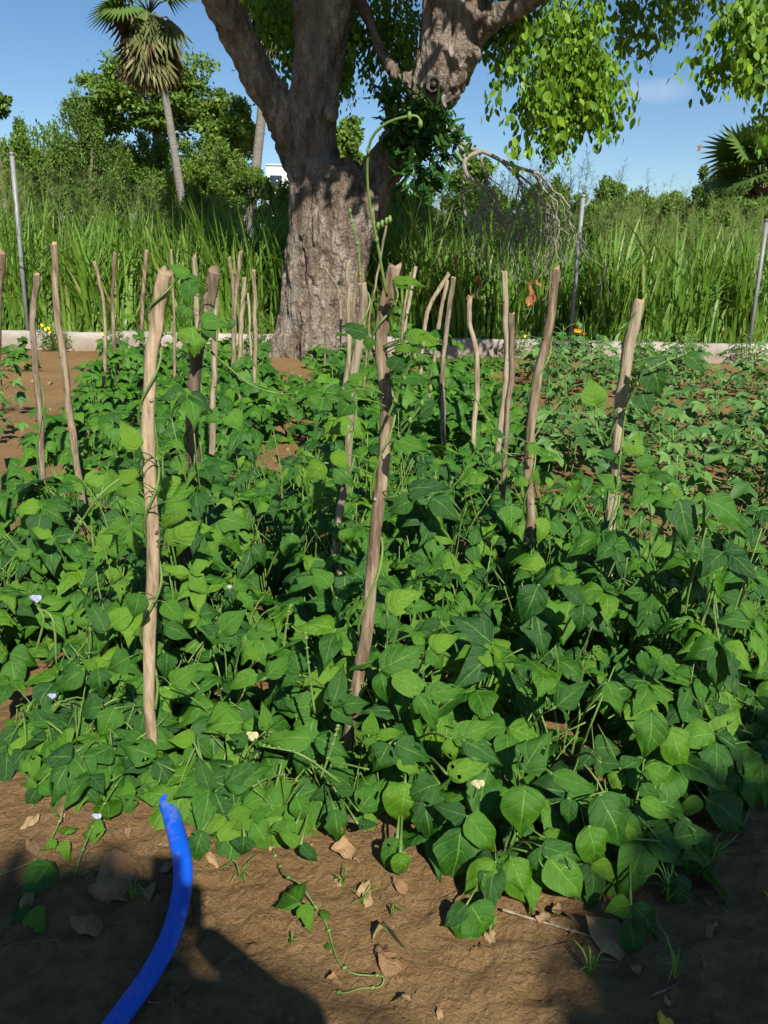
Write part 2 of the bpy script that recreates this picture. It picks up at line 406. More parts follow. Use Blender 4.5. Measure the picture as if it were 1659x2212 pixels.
bp = n('Bump', {'Strength': 1.0, 'Distance': 0.022, 'Height': h})
p = n('BsdfPrincipled', {'Base Color': col, 'Roughness': 0.95, 'Specular IOR Level': 0.15, 'Normal': bp.outputs[0]})
n('OutputMaterial', {0: p.outputs[0]})

# concrete of the boundary wall
m, t = mat('old_concrete'); n = N(t); M_CONC = m
tc = n('TexCoord'); P_ = tc.outputs['Object']
a = n('TexNoise', {'Vector': P_, 'Scale': 1.6, 'Detail': 7.0, 'Roughness': 0.7})
b = n('TexNoise', {'Vector': P_, 'Scale': 14.0, 'Detail': 6.0})
sp = n('SeparateXYZ', {0: P_})
col = n.ramp(a.outputs[0], [(0.3, (0.156, 0.1404, 0.1248)), (0.5, (0.2808, 0.2613, 0.234)), (0.7, (0.3588, 0.3432, 0.312))])
mud = n.math('MULTIPLY', n.math('SUBTRACT', 1.0, n.sstep(0.0, 0.30, n.math('ADD', sp.outputs[2], n.math('MULTIPLY', a.outputs[0], -0.18)))), 0.35)
col = n.mix(mud, col, (0.2808, 0.1716, 0.0936))
bp = n('Bump', {'Strength': 0.7, 'Distance': 0.03, 'Height': n.math('ADD', a.outputs[0], n.math('MULTIPLY', b.outputs[0], 0.4))})
p = n('BsdfPrincipled', {'Base Color': col, 'Roughness': 0.9, 'Specular IOR Level': 0.2, 'Normal': bp.outputs[0]})
n('OutputMaterial', {0: p.outputs[0]})

# blue hose
m, t = mat('blue_hose'); n = N(t); M_HOSE = m
uv = n('UVMap', uv_map='uv').outputs[0]
sp = n('SeparateXYZ', {0: uv}); tc = n('TexCoord')
rb = n.math('SINE', n.math('MULTIPLY', sp.outputs[0], 150.0))
dn = n('TexNoise', {'Vector': tc.outputs['Object'], 'Scale': 22.0, 'Detail': 6.0, 'Roughness': 0.7})
col = n.mix(n.math('MULTIPLY', n.sstep(0.50, 0.72, dn.outputs[0]), 0.6), (0.004, 0.085, 0.56), (0.16, 0.21, 0.34))
bp = n('Bump', {'Strength': 0.35, 'Distance': 0.001, 'Height': rb})
p = n('BsdfPrincipled', {'Base Color': col, 'Roughness': 0.42, 'Specular IOR Level': 0.4, 'Normal': bp.outputs[0]})
n('OutputMaterial', {0: p.outputs[0]})

# ------------------------------------------------------------------ ground
WALL_D = 13.75
def gz(x, y):
    x = np.asarray(x, float); y = np.asarray(y, float)
    z = 0.035 * fbm(x * 0.9, y * 0.9, o=3, seed=3)
    z = z + 0.010 * fbm(x * 5, y * 5, o=3, seed=9) * np.clip(1.6 - y * 0.05, 0.2, 1)
    rg = 1 - np.abs(fbm(x * 9, y * 14, o=4, seed=21)) * 2.2
    z = z + 0.014 * np.clip(rg, -1, 1) * (y < 6)
    z = z + 0.007 * fbm(x * 34, y * 38, o=4, seed=31) * (y < 4)
    # long low mounds of the beds in the left soil
    z = z + 0.06 * np.sin(y * 1.9 + 0.6) * np.clip((y - 4.0) / 2, 0, 1) * (y < 13) * np.clip((-x - 1.2) / 1.0, 0, 1)
    z = z + 0.05 * np.exp(-((y - 13.2) / 0.8) ** 2)
    z = z - 0.02 * (y > 14)
    return z
def gz1(x, y): return float(gz(np.array([x]), np.array([y]))[0])
xs = [0.0]; s_ = 0.011
while xs[-1] < 900:
    xs.append(xs[-1] + s_)
    if xs[-1] > 1.7: s_ *= 1.06
xs = np.array(xs); xs = np.concatenate([-xs[::-1][:-1], xs])
ys = [0.9]; s_ = 0.010
while ys[-1] < 1500:
    ys.append(ys[-1] + s_)
    if ys[-1] > 2.3: s_ *= 1.035 if ys[-1] < 16 else 1.12
yb = [0.9]; s_ = 0.03
while yb[-1] > -300:
    yb.append(yb[-1] - s_); s_ *= 1.25
ys = np.concatenate([np.array(yb[1:])[::-1], np.array(ys)])
gx, gy = np.meshgrid(xs, ys)
V = np.stack([gx, gy, gz(gx, gy)], -1).reshape(-1, 3)
nx, ny = len(xs), len(ys)
i, j = np.meshgrid(np.arange(ny - 1), np.arange(nx - 1), indexing='ij')
F = np.stack([i * nx + j, i * nx + j + 1, (i + 1) * nx + j + 1, (i + 1) * nx + j], -1).reshape(-1, 4)
tag(link('ground', mesh('ground', V, F, M_SOIL)), kind='structure')

def on_ground(px, py, dz=0.0):
    p = G(px, py)
    p.z = gz1(p.x, p.y) + dz
    return p

# soil crumbs
def blob_mesh(r, seed, k=6):
    th = np.linspace(0, 2 * np.pi, k, endpoint=False)
    V = [[0, 0, 1]] + [[math.cos(a) * .8, math.sin(a) * .8, .5] for a in th] + [[math.cos(a + .4), math.sin(a + .4), -.2] for a in th]
    V = np.array(V) * (1 + 0.3 * np.random.default_rng(seed).uniform(-1, 1, (2 * k + 1, 1)))
    F = []
    for q in range(k):
        F.append([0, 1 + q, 1 + (q + 1) % k])
        F.append([1 + q, 1 + k + q, 1 + (q + 1) % k]); F.append([1 + (q + 1) % k, 1 + k + q, 1 + k + (q + 1) % k])
    return V * r, np.array(F)
mb = MB()
blobs = [blob_mesh(1, q) for q in range(6)]
N_CR = 9000
cx = rng.uniform(-1.7, 2.0, N_CR); cy = rng.uniform(1.0, 3.2, N_CR) ** 1.0
cl = fbm(cx * 2.5, cy * 2.5, o=2, seed=5)
cz = gz(cx, cy)
for q in range(N_CR):
    if cl[q] < -0.1 and rng.random() < 0.75: continue
    r = 0.0017 * math.exp(rng.normal(0.25, 0.7))
    Vb, Fb = blobs[q % 6]
    a = rng.uniform(0, 6.28); ca, sa = math.cos(a), math.sin(a)
    Vr = np.stack([Vb[:, 0] * ca - Vb[:, 1] * sa, Vb[:, 0] * sa + Vb[:, 1] * ca, Vb[:, 2] * 0.6], -1) * r
    mb.add(Vr + [cx[q], cy[q], cz[q]], Fb)
tag(mb.build('soil_crumbs', M_SOIL, smooth=False), 'small crumbs of dry brown earth scattered over the soil', 'soil', kind='stuff')

# ------------------------------------------------------------------ low concrete wall
x0, x1 = -60.0, 60.0
nxw = 900
X = np.concatenate([np.linspace(x0, -9, 60), np.linspace(-8.95, 9, nxw), np.linspace(9.05, x1, 60)])
prof = [(-0.10, -0.25), (-0.10, 0.10), (-0.105, 0.24), (-0.10, 0.335), (-0.07, 0.355), (0.06, 0.36), (0.10, 0.34), (0.10, -0.25)]
Vw = []
for (py_, pz_) in prof:
    nn = fbm(X * 2.2, np.full_like(X, pz_ * 4 + py_ * 9), o=4, seed=40)
    yy = WALL_D + py_ + nn * 0.02
    zz = X * 0 + pz_ + (nn * 0.03 if pz_ > 0.2 else 0) + (fbm(X * 0.35, X * 0, o=2, seed=44) * 0.03 if pz_ > 0.2 else 0)
    Vw.append(np.stack([X, yy, zz], -1))
Vw = np.stack(Vw, 1); k = len(prof); nX = len(X)
i, j = np.meshgrid(np.arange(nX - 1), np.arange(k - 1), indexing='ij')
F = np.stack([i * k + j, (i + 1) * k + j, (i + 1) * k + j + 1, i * k + j + 1], -1).reshape(-1, 4)
wall = link('concrete_wall', mesh('concrete_wall', Vw.reshape(-1, 3), F, M_CONC))
tag(wall, 'low rough grey concrete boundary wall behind the vegetable beds', 'wall')

def post(pb, pt, d, label):
    a, b = W(*pb, d), W(*pt, d + 0.05)
    root = empty('metal_post', a, label, 'post', 'galvanised pipes standing on the concrete wall')
    r = 0.035
    base = Vector((a.x, a.y, 0.25)) - a
    mb = MB(); mb.add(*tube([base, (b - a) * 0.5, b - a], r, 12)); mb.build('pipe', M_METAL, root)
    mb = MB(); tp = b - a
    mb.add(*tube([tp * 0.985, tp * 1.004], r * 1.12, 12)); mb.build('cap', M_METAL, root)
    mb = MB(); u = (base).copy()
    mb.add(*tube([u + Vector((0, 0, .02)), u + Vector((0, 0, .10))], r * 1.7, 10, rough=.2)); mb.build('mortar_collar', M_CONC, root)
    return root
post((58, 700), (25, 330), WALL_D, 'leftmost galvanised steel fence post on the wall, leaning to the left')
post((1231, 738), (1260, 422), WALL_D, 'grey steel fence post right of the bare dead branch')
post((1618, 745), (1657, 475), WALL_D, 'grey steel fence post at the right edge of the picture')

# ------------------------------------------------------------------ stakes
def stake(label, pts, base, w0, w1, dark=False, lean=0.0, thick_k=10, knot=True):
    """pts: visible pixel points from top to bottom, base: where it enters the ground"""
    B = on_ground(*base, -0.06); d = B.y
    n_ = len(pts)
    L = [W(p[0], p[1], d + lean * (1 - q / max(1, n_))) for q, p in enumerate(pts)] + [B]
    L = L[::-1]
    P = smooth_path([list(v) for v in L], 44)
    P[:, 0] += 0.010 * fbm(np.arange(44) * 0.22, np.full(44, base[0] * 1.0), o=2, seed=60)
    s = np.linspace(0, 1, 44)
    r = (w0 * (1 - s) + w1 * s) / 2 * mpp(d)
    for q in range(3 if knot else 0):
        c = rng.uniform(0.2, 0.95); r = r * (1 + 0.14 * np.exp(-((s - c) / 0.012) ** 2))
    root = empty('wooden_stake', B, label, 'stake', 'wooden stakes standing among the bean plants')
    Pl = P - np.array(B)
    mb = MB(); mb.add(*tube(Pl, r, thick_k, cap=False, rough=0.22, seed=int(base[0])), tint=rng.random())
    # split, uneven top
    mb.build('shaft', M_PALE if dark == 2 else M_WOODD if dark else M_WOOD, root)
    top = Pl[-1]; dr = Pl[-1] - Pl[-3]; dr = dr / np.linalg.norm(dr)
    kk = 12; th = np.linspace(0, 2 * np.pi, kk, endpoint=False)
    a_ = np.cross(dr, [0, 1, 0]); a_ /= np.linalg.norm(a_); b_ = np.cross(dr, a_)
    tilt = rng.uniform(-0.9, 0.9); tilt2 = rng.uniform(-.6, .3)
    R_ = r[-1] * 0.97
    rim = [top - dr * r[-1] * 0.5 + R_ * (math.cos(t) * a_ + math.sin(t) * b_) for t in th]
    up = [top + R_ * (math.cos(t) * a_ + math.sin(t) * b_) * (1 - .12 * rng.random()) + dr * R_ * (0.25 + tilt * math.cos(t) + tilt2 * math.sin(t) + rng.uniform(-.25, .45)) for t in th]
    Vc = np.array(rim + up + [top + dr * R_ * .05])
    F4 = np.array([[q, (q + 1) % kk, kk + (q + 1) % kk, kk + q] for q in range(kk)])
    F3 = np.array([[kk + q, kk + (q + 1) % kk, 2 * kk] for q in range(kk)])
    link('cut_end', mesh('cut_end', Vc, [F4, F3], M_CUT, smooth=False), root)
    if knot and w0 > 12:
        for q in range(2):
            i_ = rng.integers(12, 38); a1 = rng.uniform(-1.0, 1.0)
            side = np.array([math.sin(a1), -math.cos(a1), 0])
            p0 = Pl[i_] + side * r[i_] * 0.7
            mb = MB(); mb.add(*tube([p0, p0 + side * r[i_] * .45 + [0, 0, r[i_] * .3]], [r[i_] * .42, r[i_] * .25], 7)); mb.build('knot', M_WOODD, root)
    root['d'] = d
    del root['d']
    return P, r
ST = {}
ST['A'] = stake('pale thick stake left of centre, bent to the right at its top', [(358, 592), (342, 680), (326, 800), (323, 960), (331, 1110), (330, 1250), (321, 1400), (321, 1560)], (331, 1700), 28, 28, 2, thick_k=14)
ST['B'] = stake('thick dark stake with flared top just right of the pale left one', [(466, 590), (443, 690), (422, 790), (413, 900), (415, 1000), (408, 1150)], (400, 1400), 26, 27, True, thick_k=12)
ST['Q'] = stake('tall reddish brown stake at the centre, in front of the tree, wrapped by a vine', [(849, 578), (831, 660), (822, 760), (832, 900), (822, 1050), (805, 1200), (792, 1350), (778, 1450), (757, 1560)], (744, 1660), 30, 27, thick_k=14)
ST['X'] = stake('straight grey stake leaning right, in front of the steel post', [(1198, 582), (1186, 700), (1165, 800), (1148, 900), (1141, 1030), (1145, 1130), (1133, 1250)], (1124, 1350), 22, 20, thick_k=12)
ST['Y'] = stake('thick split stake leaning right, rightmost of all', [(1377, 652), (1360, 750), (1345, 850), (1335, 950), (1324, 1060), (1317, 1150)], (1308, 1380), 26, 24, thick_k=12)
stake('thin stake standing close behind the dark flared one', [(466, 640), (464, 740), (462, 830), (458, 970)], (454, 1110), 14, 12)
ST['C'] = stake('crooked thin stake in front of the bare soil on the left', [(80, 594), (70, 700), (80, 830), (90, 960)], (99, 1130), 13, 12, True)
ST['D'] = stake('tallest stake on the left, leaning left over the bare soil', [(115, 529), (126, 690), (143, 830), (163, 980)], (181, 1110), 16, 13)
stake('stake cut by the left edge of the picture', [(7, 545), (-2, 640), (-8, 800)], (-16, 1110), 15, 15)
stake('short slanting stake behind the beans, second from the soil patch', [(204, 567), (214, 610), (226, 668), (228, 760), (222, 850)], (216, 950), 8, 7)
stake('slim wavy grey stake just left of the pale stake', [(249, 547), (243, 640), (246, 730), (255, 810)], (257, 880), 8, 7)
stake('slender stake against the grass between the wavy one and the pale one', [(316, 542), (309, 640), (306, 740)], (305, 850), 9, 8)
stake('very thin stick between the pale stake and the climbing leaves', [(370, 540), (374, 640), (376, 740)], (376, 860), 6, 5)
stake('blunt stake behind the climbing leaves left of the dark flared stake', [(419, 555), (423, 640), (428, 740)], (432, 900), 13, 11)
stake('thin leaning stick crossing the forked stake left of the tree', [(495, 557), (503, 620), (506, 700)], (503, 860), 7, 7)
stake('forked looking stake rising highest left of the tree', [(521, 544), (511, 620), (506, 700), (504, 780)], (502, 900), 11, 9)
ST['M'] = stake('pale smooth stake with rounded top left of the tree', [(526, 602), (521, 700), (517, 800), (513, 880)], (510, 980), 11, 9)
stake('straight slim stake nearest the tree trunk on its left', [(549, 585), (551, 700), (551, 800)], (550, 925), 9, 8)
stake('tiny stick between the two slim stakes left of the tree', [(536, 634), (540, 720)], (543, 830), 5, 5)
stake('thin bent twig leaning on the base of the tree', [(700, 578), (716, 600), (730, 630), (736, 690)], (739, 880), 5, 6, knot=False)
stake('thin stick against the lower tree trunk', [(716, 618), (708, 660), (703, 720)], (700, 850), 4, 4, knot=False)
stake('straight brown stake in front of the right side of the trunk', [(751, 566), (753, 650), (755, 760), (740, 860)], (722, 1010), 11, 10)
stake('thin grey stake tucked behind the blunt one right of the trunk', [(769, 590), (764, 660), (757, 740)], (750, 900), 6, 6)
stake('thin brown stake leaning right beside the blunt one', [(784, 582), (781, 640), (776, 720)], (770, 880), 8, 7)
ST['P'] = stake('stake with swollen blunt top left of the central one', [(782, 614), (783, 690), (766, 790), (757, 930), (748, 1030), (728, 1160), (733, 1300)], (733, 1430), 17, 18, True)
stake('long thin bamboo wand rising above the stakes in the shade', [(835, 478), (822, 560), (808, 630), (797, 700)], (780, 900), 4, 5, knot=False)
stake('slanting thin stake just right of the central stake', [(899, 577), (886, 640), (874, 710)], (862, 830), 7, 7)
stake('second slanting thin stake right of the central stake', [(886, 590), (876, 650), (868, 720)], (858, 850), 5, 5)
stake('curved pale branch used as a stake, arching right', [(969, 592), (948, 625), (926, 665), (916, 720)], (905, 860), 8, 9)
stake('straight pale stake behind the curved one', [(966, 606), (952, 680), (940, 760), (927, 850)], (918, 950), 8, 8)
stake('dark brown straight stake in the right half, before the wavy one', [(978, 600), (968, 690), (958, 760), (955, 840), (958, 930)], (960, 1040), 11, 10, True)
stake('yellowish wavy stake with a kink in the right half', [(1015, 642), (1012, 690), (1027, 750), (1031, 840), (1023, 930)], (1028, 1060), 12, 10)
stake('tall grey stake of the close pair in the right half', [(1090, 588), (1092, 700), (1095, 800), (1083, 900)], (1060, 1120), 13, 12)
stake('shorter reddish stake of the close pair in the right half', [(1105, 678), (1106, 780), (1097, 900), (1088, 1050), (1077, 1180)], (1072, 1270), 11, 13, True)

# ------------------------------------------------------------------ leaves: shared leaflet meshes
PV = [0, .04, .12, .25, .38, .52, .66, .80, .91, .97, 1.0]
PW = [.06, .50, .88, 1.0, .93, .77, .55, .31, .13, .05, .0]
def leaflet_mesh(name, m, seed, wid=0.42, nu=6, nv=14, asym=0.0, lobes=0.0, damage=0.0, curl=1.0, PWx=PW):
    """unit length along +Y, face +Z"""
    r_ = np.random.default_rng(seed)
    v = np.linspace(0, 1, nv + 1); v = v + .035 * np.sin(2 * np.pi * v) * -1
    u = np.linspace(-1, 1, nu + 1)
    wl = (np.interp(v, PV, PWx) if PWx is not PW else np.sin(np.pi * np.clip(v, 0, 1) ** .64) ** .78 * (1.06 - .26 * v) * (1 - .42 * np.clip((v - .62) / .38, 0, 1))) * wid; wl[-1] = 0; wr = wl.copy()
    if asym:
        wr = wr * (1 + asym * np.exp(-((v - .25) / .2) ** 2)); wl = wl * (1 - .35 * asym)
    if lobes:
        b = np.exp(-((v - .28) / .10) ** 2) * lobes; wl = wl * (1 + b); wr = wr * (1 + b)
        q = np.clip((v - .38) / .3, 0, 1); wl *= 1 - lobes * .35 * q * (v < .95); wr *= 1 - lobes * .35 * q * (v < .95)
    ph = r_.uniform(0, 6, 4)
    wl = wl * (1 + .07 * np.sin(v * 9 + ph[0]) + damage * (r_.random(nv + 1) - .5)); wr = wr * (1 + .07 * np.sin(v * 8 + ph[1]) + damage * (r_.random(nv + 1) - .5))
    U, Vv = np.meshgrid(u, v)
    wd = np.where(U < 0, wl[:, None], wr[:, None])
    X = U * wd
    X = X + .05 * np.sin(Vv * 3 + ph[2]) * (Vv)        # slight side bend
    droop = r_.uniform(.05, .50) * curl; fold = r_.uniform(-.12, .22) * curl
    Z = -droop * Vv ** 2 + .08 * np.sin(Vv * 3.1) + fold * np.abs(U) * wd + .018 * np.sin(Vv * 12 + 3 * np.abs(U) + ph[3]) * np.abs(U) \
        + .026 * np.sin(U * 3.5 + Vv * 7 + ph[0]) + .020 * np.sin(U * 5 - Vv * 11 + ph[2]) - 0.05 * curl * np.abs(U) ** 3 * r_.uniform(0, 1.4)
    Vt = np.stack([X, Vv, Z], -1).reshape(-1, 3)
    i, j = np.meshgrid(np.arange(nv), np.arange(nu), indexing='ij'); k = nu + 1
    F = np.stack([i * k + j, i * k + j + 1, (i + 1) * k + j + 1, (i + 1) * k + j], -1).reshape(-1, 4)
    uv = np.stack([(U + 1) / 2, Vv], -1).reshape(-1, 2)
    return Vt, F, uv
def leaf_variants(name, m, nvar, **kw):
    out = []
    for q in range(nvar):
        r_ = np.random.default_rng(900 + q)
        V, F, uv = leaflet_mesh(name, m, 100 + q, wid=r_.uniform(.25, .35), asym=0, lobes=(0.25 if q % 5 == 2 else 0), damage=(.35 if q % 6 == 4 else .06), **kw)
        if q % 3 == 1:
            kill = set()
            for _ in range(r_.integers(1, 5)):
                a_ = r_.integers(2, 12) * 6 + r_.choice([0, 1, 4, 5]); kill.add(int(a_))
                if r_.random() < .4: kill.add(int(a_) + 6)
            F = np.array([f for i_, f in enumerate(F) if i_ not in kill])
        out.append(mesh(name, V, F, m, uv))
    return out
LV = leaf_variants('leaflet', M_BEAN, 14)
LVL = []; LVR = []
for q in range(8):
    V, F, uv = leaflet_mesh('leaflet', M_BEAN, 300 + q, wid=.32, asym=.34, damage=(.3 if q % 4 == 3 else 0)); LVR.append(mesh('leaflet', V, F, M_BEAN, uv))
    V2 = V.copy(); V2[:, 0] *= -1; uv2 = uv.copy(); uv2[:, 0] = 1 - uv2[:, 0]
    LVL.append(mesh('leaflet', V2, F[:, ::-1], M_BEAN, uv2))
LY = leaf_variants('leaflet', M_YOUNG, 6, curl=1.3)
# petiole: unit curve along +Y
mb = MB(); mb.add(*tube(smooth_path([(0, 0, 0), (0, .5, .06), (0, 1, 0)], 6), [.016, .014, .013, .012, .012, .016], 5))
PET = mb.mesh('petiole', M_STEM)

SUNW = SUN
def rv(s): return Vector((rng.normal(0, s), rng.normal(0, s), rng.normal(0, s)))

# canopy of the near bed ----------------------------------------------------
FRONT = [(-400, 1500), (0, 1600), (150, 1740), (260, 1800), (400, 1835), (600, 1860), (800, 1900), (1000, 1985), (1150, 2030), (1380, 2075), (1500, 1920), (1600, 1760), (1900, 1700)]
FP = np.array([[G(*p).x, G(*p).y] for p in FRONT])
FX, FY = FP[:, 0], FP[:, 1]
def front(x): return float(np.interp(x, FX, FY))
def canopy(x, y):
    t = (y - front(x)) / 0.55
    t = min(max(t, 0), 1); t = t * t * (3 - 2 * t)
    return 0.05 + t * (0.43 + 0.07 * math.sin(x * 3.1 + 1) + 0.06 * math.sin(y * 2.3 + x))
def canopy_hit(px, py):
    """first point where the line of sight enters the canopy"""
    r = ray(px, py); d = 1.2
    while d < 9:
        p = Vector((0, 0, CAMH)) + r * (d / r.y)
        if p.z <= canopy(p.x, p.y) * 1.05: return p
        d += 0.02
    return p

near_roots = []
def add_leaf(root, stem_pt, p, axis, nrm, size, young=False, parts=('t', 'l', 'r'), thick=1.0):
    """a compound leaf: its stalk and three leaflets"""
    R0 = Vector(root.location)
    v = p - stem_pt
    Lp = max(v.length, .02)
    Mp = frame(v, Vector((0, 0, 1)) + rv(.2), stem_pt - R0, Lp)
    lf = link('leaf', PET, root, Mp)
    inv = Mp.inverted()
    lst = LY if young else LV
    a = (axis - nrm * axis.dot(nrm)).normalized()
    for part in parts:
        ang = {'t': rng.normal(0, .12), 'l': 1.35 + rng.normal(0, .15), 'r': -1.35 + rng.normal(0, .15)}[part]
        q = Matrix.Rotation(ang, 3, nrm) @ a
        nn = (nrm + rv(.16) + q * (.22 if part != 't' else .1)).normalized()
        s = size * (1.0 if part == 't' else .86) * rng.uniform(.9, 1.08)
        me = lst[rng.integers(len(lst))] if (part == 't' or young) else (LVL if part == 'l' else LVR)[rng.integers(8)]
        off = q * (.16 * size if part == 't' else .02 * size)
        link('leaflet', me, lf, inv @ frame(q + Vector((0, 0, -.12)), nn, p - R0 + off, s))
    return lf

def stems(root, tops, r0=.0045):
    mb = MB()
    for tp in tops:
        m_ = tp * .5 + Vector((rng.normal(0, .03), rng.normal(0, .03), .05))
        mb.add(*tube(smooth_path([(0, 0, -.02), list(m_), list(tp)], 9), np.linspace(r0, r0 * .6, 9), 6))
    return mb.build('stem', M_STEM, root)

def near_plant(x, y, h, r, n_leaf, size, label, group, youngp=.07):
    z0 = gz1(x, y)
    root = empty('bean_plant', (x, y, z0), label, 'bean plant', group)
    B = Vector((x, y, z0))
    tops = [Vector((rng.uniform(-r, r) * .6, rng.uniform(-r, r) * .6, h * rng.uniform(.6, .95))) for _ in range(7)]
    tops = [Vector((t_.x * 1.5, t_.y * 1.5, t_.z)) for t_ in tops]
    stems(root, tops, .0038)
    for q in range(n_leaf):
        ph = rng.uniform(0, 2 * math.pi)
        if rng.random() < .45: ph = rng.normal(-math.pi / 2, .8)          # towards the light
        el = math.asin(min(1, max(.02, rng.uniform(0.0, 1.0))))
        k = rng.uniform(.72, 1.12) if q > n_leaf * .3 else rng.uniform(.35, .8)
        o = Vector((math.cos(ph) * math.cos(el), math.sin(ph) * math.cos(el), math.sin(el)))
        p = B + Vector((o.x * r * k, o.y * r * k, max(.05, o.z * h * k)))
        tp = B + min(tops, key=lambda t_: (t_ - (p - B)).length) * rng.uniform(.75, 1)
        if (tp - p).length > .15: tp = p + (tp - p).normalized() * .15
        nrm = (o * .6 + Vector((0, 0, .5)) + SUNW * .65 + rv(.42)).normalized()
        ax = Vector((o.x, o.y, 0)) + Vector((0, -.35, -.25)) + rv(.3)
        yg = rng.random() < youngp and p.z > h * .6
        add_leaf(root, tp, p, ax, nrm, size * (rng.uniform(.5, .75) if yg else rng.uniform(.62, 1.28)), yg)
    near_roots.append(root)
    return root

def bare(x, y):
    """patches where the soil stays open"""
    for (px, py, rx, ry) in BARE:
        if ((x - px) / rx) ** 2 + ((y - py) / ry) ** 2 < 1: return True
    return False
BARE = []
for (px, py, rx, ry) in [(960, 1240, .20, .26), (1060, 1480, .15, .20), (690, 1350, .13, .22), (1180, 1570, .10, .12), (600, 1500, .08, .10), (540, 1190, .12, .2), (1290, 1560, .10, .12), (150, 1440, .13, .14), (640, 985, .32, .7), (1540, 1500, .16, .22), (1170, 1080, .25, .5), (-30, 1520, .2, .15)]:
    g = G(px, py); BARE.append((g.x, g.y, rx, ry))

LM = [(0, 1500, 'left edge soil patch'), (120, 1700, 'bare soil at lower left'), (331, 1600, 'foot of the pale stake'), (380, 1760, 'upper end of the blue hose'), (560, 1780, 'grass tuft by the hose'), (744, 1620, 'foot of the central stake'),
      (1026, 1750, 'withered cream flower'), (1000, 1950, 'lowest hanging front leaves'), (1240, 1990, 'long shaded dead leaf'), (1400, 1900, 'shaded right end of the bed'), (1308, 1420, 'foot of the rightmost stake'), (1590, 1560, 'dark gap at the right edge')]
used_lab = {}
ORD = ['', 'second ', 'third ', 'fourth ', 'fifth ', 'sixth ', 'seventh ', 'eighth ', 'ninth ', 'tenth ', 'eleventh ', 'twelfth ']
def near_label(x, y):
    dd = y * math.cos(PITCH) + CAMH * math.sin(PITCH); px = CX + x / dd * FPX; py = CY + FPX * math.tan(math.atan2(CAMH - .2, y) - PITCH)
    l = min(LM, key=lambda q: (q[0] - px) ** 2 + (q[1] - py) ** 2)
    dx, dy = px - l[0], py - l[1]
    side = ('right of' if dx > 0 else 'left of') if abs(dx) > abs(dy) else ('in front of' if dy > 0 else 'behind')
    k = (side, l[2]); c_ = used_lab.get(k, 0); used_lab[k] = c_ + 1
    return (ORD[min(c_, 11)] + 'bean plant ' + side + ' the ' + l[2] + (', next one further off' if False else '')).strip()
MLM = [(80, 900, 'crooked thin stake on the left'), (150, 900, 'tallest left stake'), (216, 930, 'short slanting stake'), (257, 870, 'slim wavy grey stake'), (326, 1150, 'pale thick stake'), (405, 1150, 'dark flared stake'), (456, 1000, 'thin stake behind the flared one'),
       (505, 860, 'forked looking stake'), (512, 960, 'pale rounded stake'), (550, 900, 'slim stake nearest the trunk'), (620, 980, 'bare soil patch left of centre'), (650, 830, 'foot of the big tree'), (722, 990, 'straight brown stake right of the trunk'), (745, 1150, 'swollen blunt stake'),
       (815, 1150, 'central stake'), (862, 830, 'slanting thin stake'), (918, 920, 'straight pale stake'), (960, 1000, 'dark brown straight stake'), (1028, 1030, 'yellowish wavy stake'), (1060, 1090, 'tall grey stake of the pair'), (1074, 1230, 'reddish stake of the pair'),
       (1135, 1200, 'straight grey leaning stake'), (1238, 790, 'marigold at the steel post'), (1325, 1050, 'rightmost stake'), (1388, 800, 'round weed by the wall'), (1500, 870, 'bare soil at the right'), (1600, 1000, 'right edge soil strip'), (1615, 790, 'right edge steel post'), (1500, 1100, 'two big leaves at the right')]
def mid_label(x, y, kind, adj):
    dd = y * math.cos(PITCH) + (CAMH - .25) * math.sin(PITCH); px = CX + x / dd * FPX; py = CY - FPX * math.tan(PITCH - math.atan2(CAMH - .25, y))
    l = min(MLM, key=lambda q: (q[0] - px) ** 2 + ((q[1] - py) * 1.5) ** 2)
    dx, dy = px - l[0], py - l[1]
    side = ('just right of' if dx > 0 else 'just left of') if abs(dx) > abs(dy) * 1.5 else ('in front of' if dy > 0 else 'behind')
    lb = adj + ' ' + kind + ' ' + side + ' the ' + l[2]
    return lb, 'plants ' + side + ' the ' + l[2]
def zone(x, y):
    u = x / y
    if y < 2.6:
        if u < -.22: return ('leafy bean plant in the front left of the bed, beside the blue hose and pale stake', 'bean plants at the front left of the bed')
        if u < .22: return ('broad leaved bean plant at the front of the bed, around the foot of the central stake', 'bean plants at the front centre of the bed')
        return ('large leaved bean plant in the front right corner of the bed', 'bean plants at the front right of the bed')
    if u < -.18: return ('dark green bean plant in dense growth behind the front left beans', 'bean plants further back on the left')
    if u < .2: return ('bushy bean plant in dense growth behind the central stake foot', 'bean plants further back in the centre')
    return ('bushy bean plant in the growth between the two right hand stakes', 'bean plants further back on the right')
cnt = 0
yy = 1.5
row = 0
while yy < 5.4:
    stepx = .262 if yy < 3 else .355
    xx = -yy * .62 + (row % 2) * stepx / 2
    while xx < yy * .62 + .1:
        x = xx + rng.normal(0, .04); y = yy + rng.normal(0, .04)
        if y > front(x) + .14 and not bare(x, y) and not (x < -.37 * y and y > 3.9) and not (x > .30 * y and y > 4.0):
            h = canopy(x, y) * rng.uniform(.85, 1.15)
            near = y < 3.0
            lb, gp = zone(x, y)
            if y >= 3.0: lb, gp = mid_label(x, y, 'bean plant', 'bushy')
            if y < 3.0: lb = near_label(x, y) + (', broad leaved' if y < 2.2 else ', bushy')
            near_plant(x, y, h * (.8 if near else 1), .21 if near else .25, (11 if y < 2.2 else 14) if near else 14, (.138 if (x > -.25 * y and y < 2.5) else .115) if near else .122, lb, gp)
            cnt += 1
        xx += stepx
    yy += stepx * .92; row += 1
print('near plants', cnt)

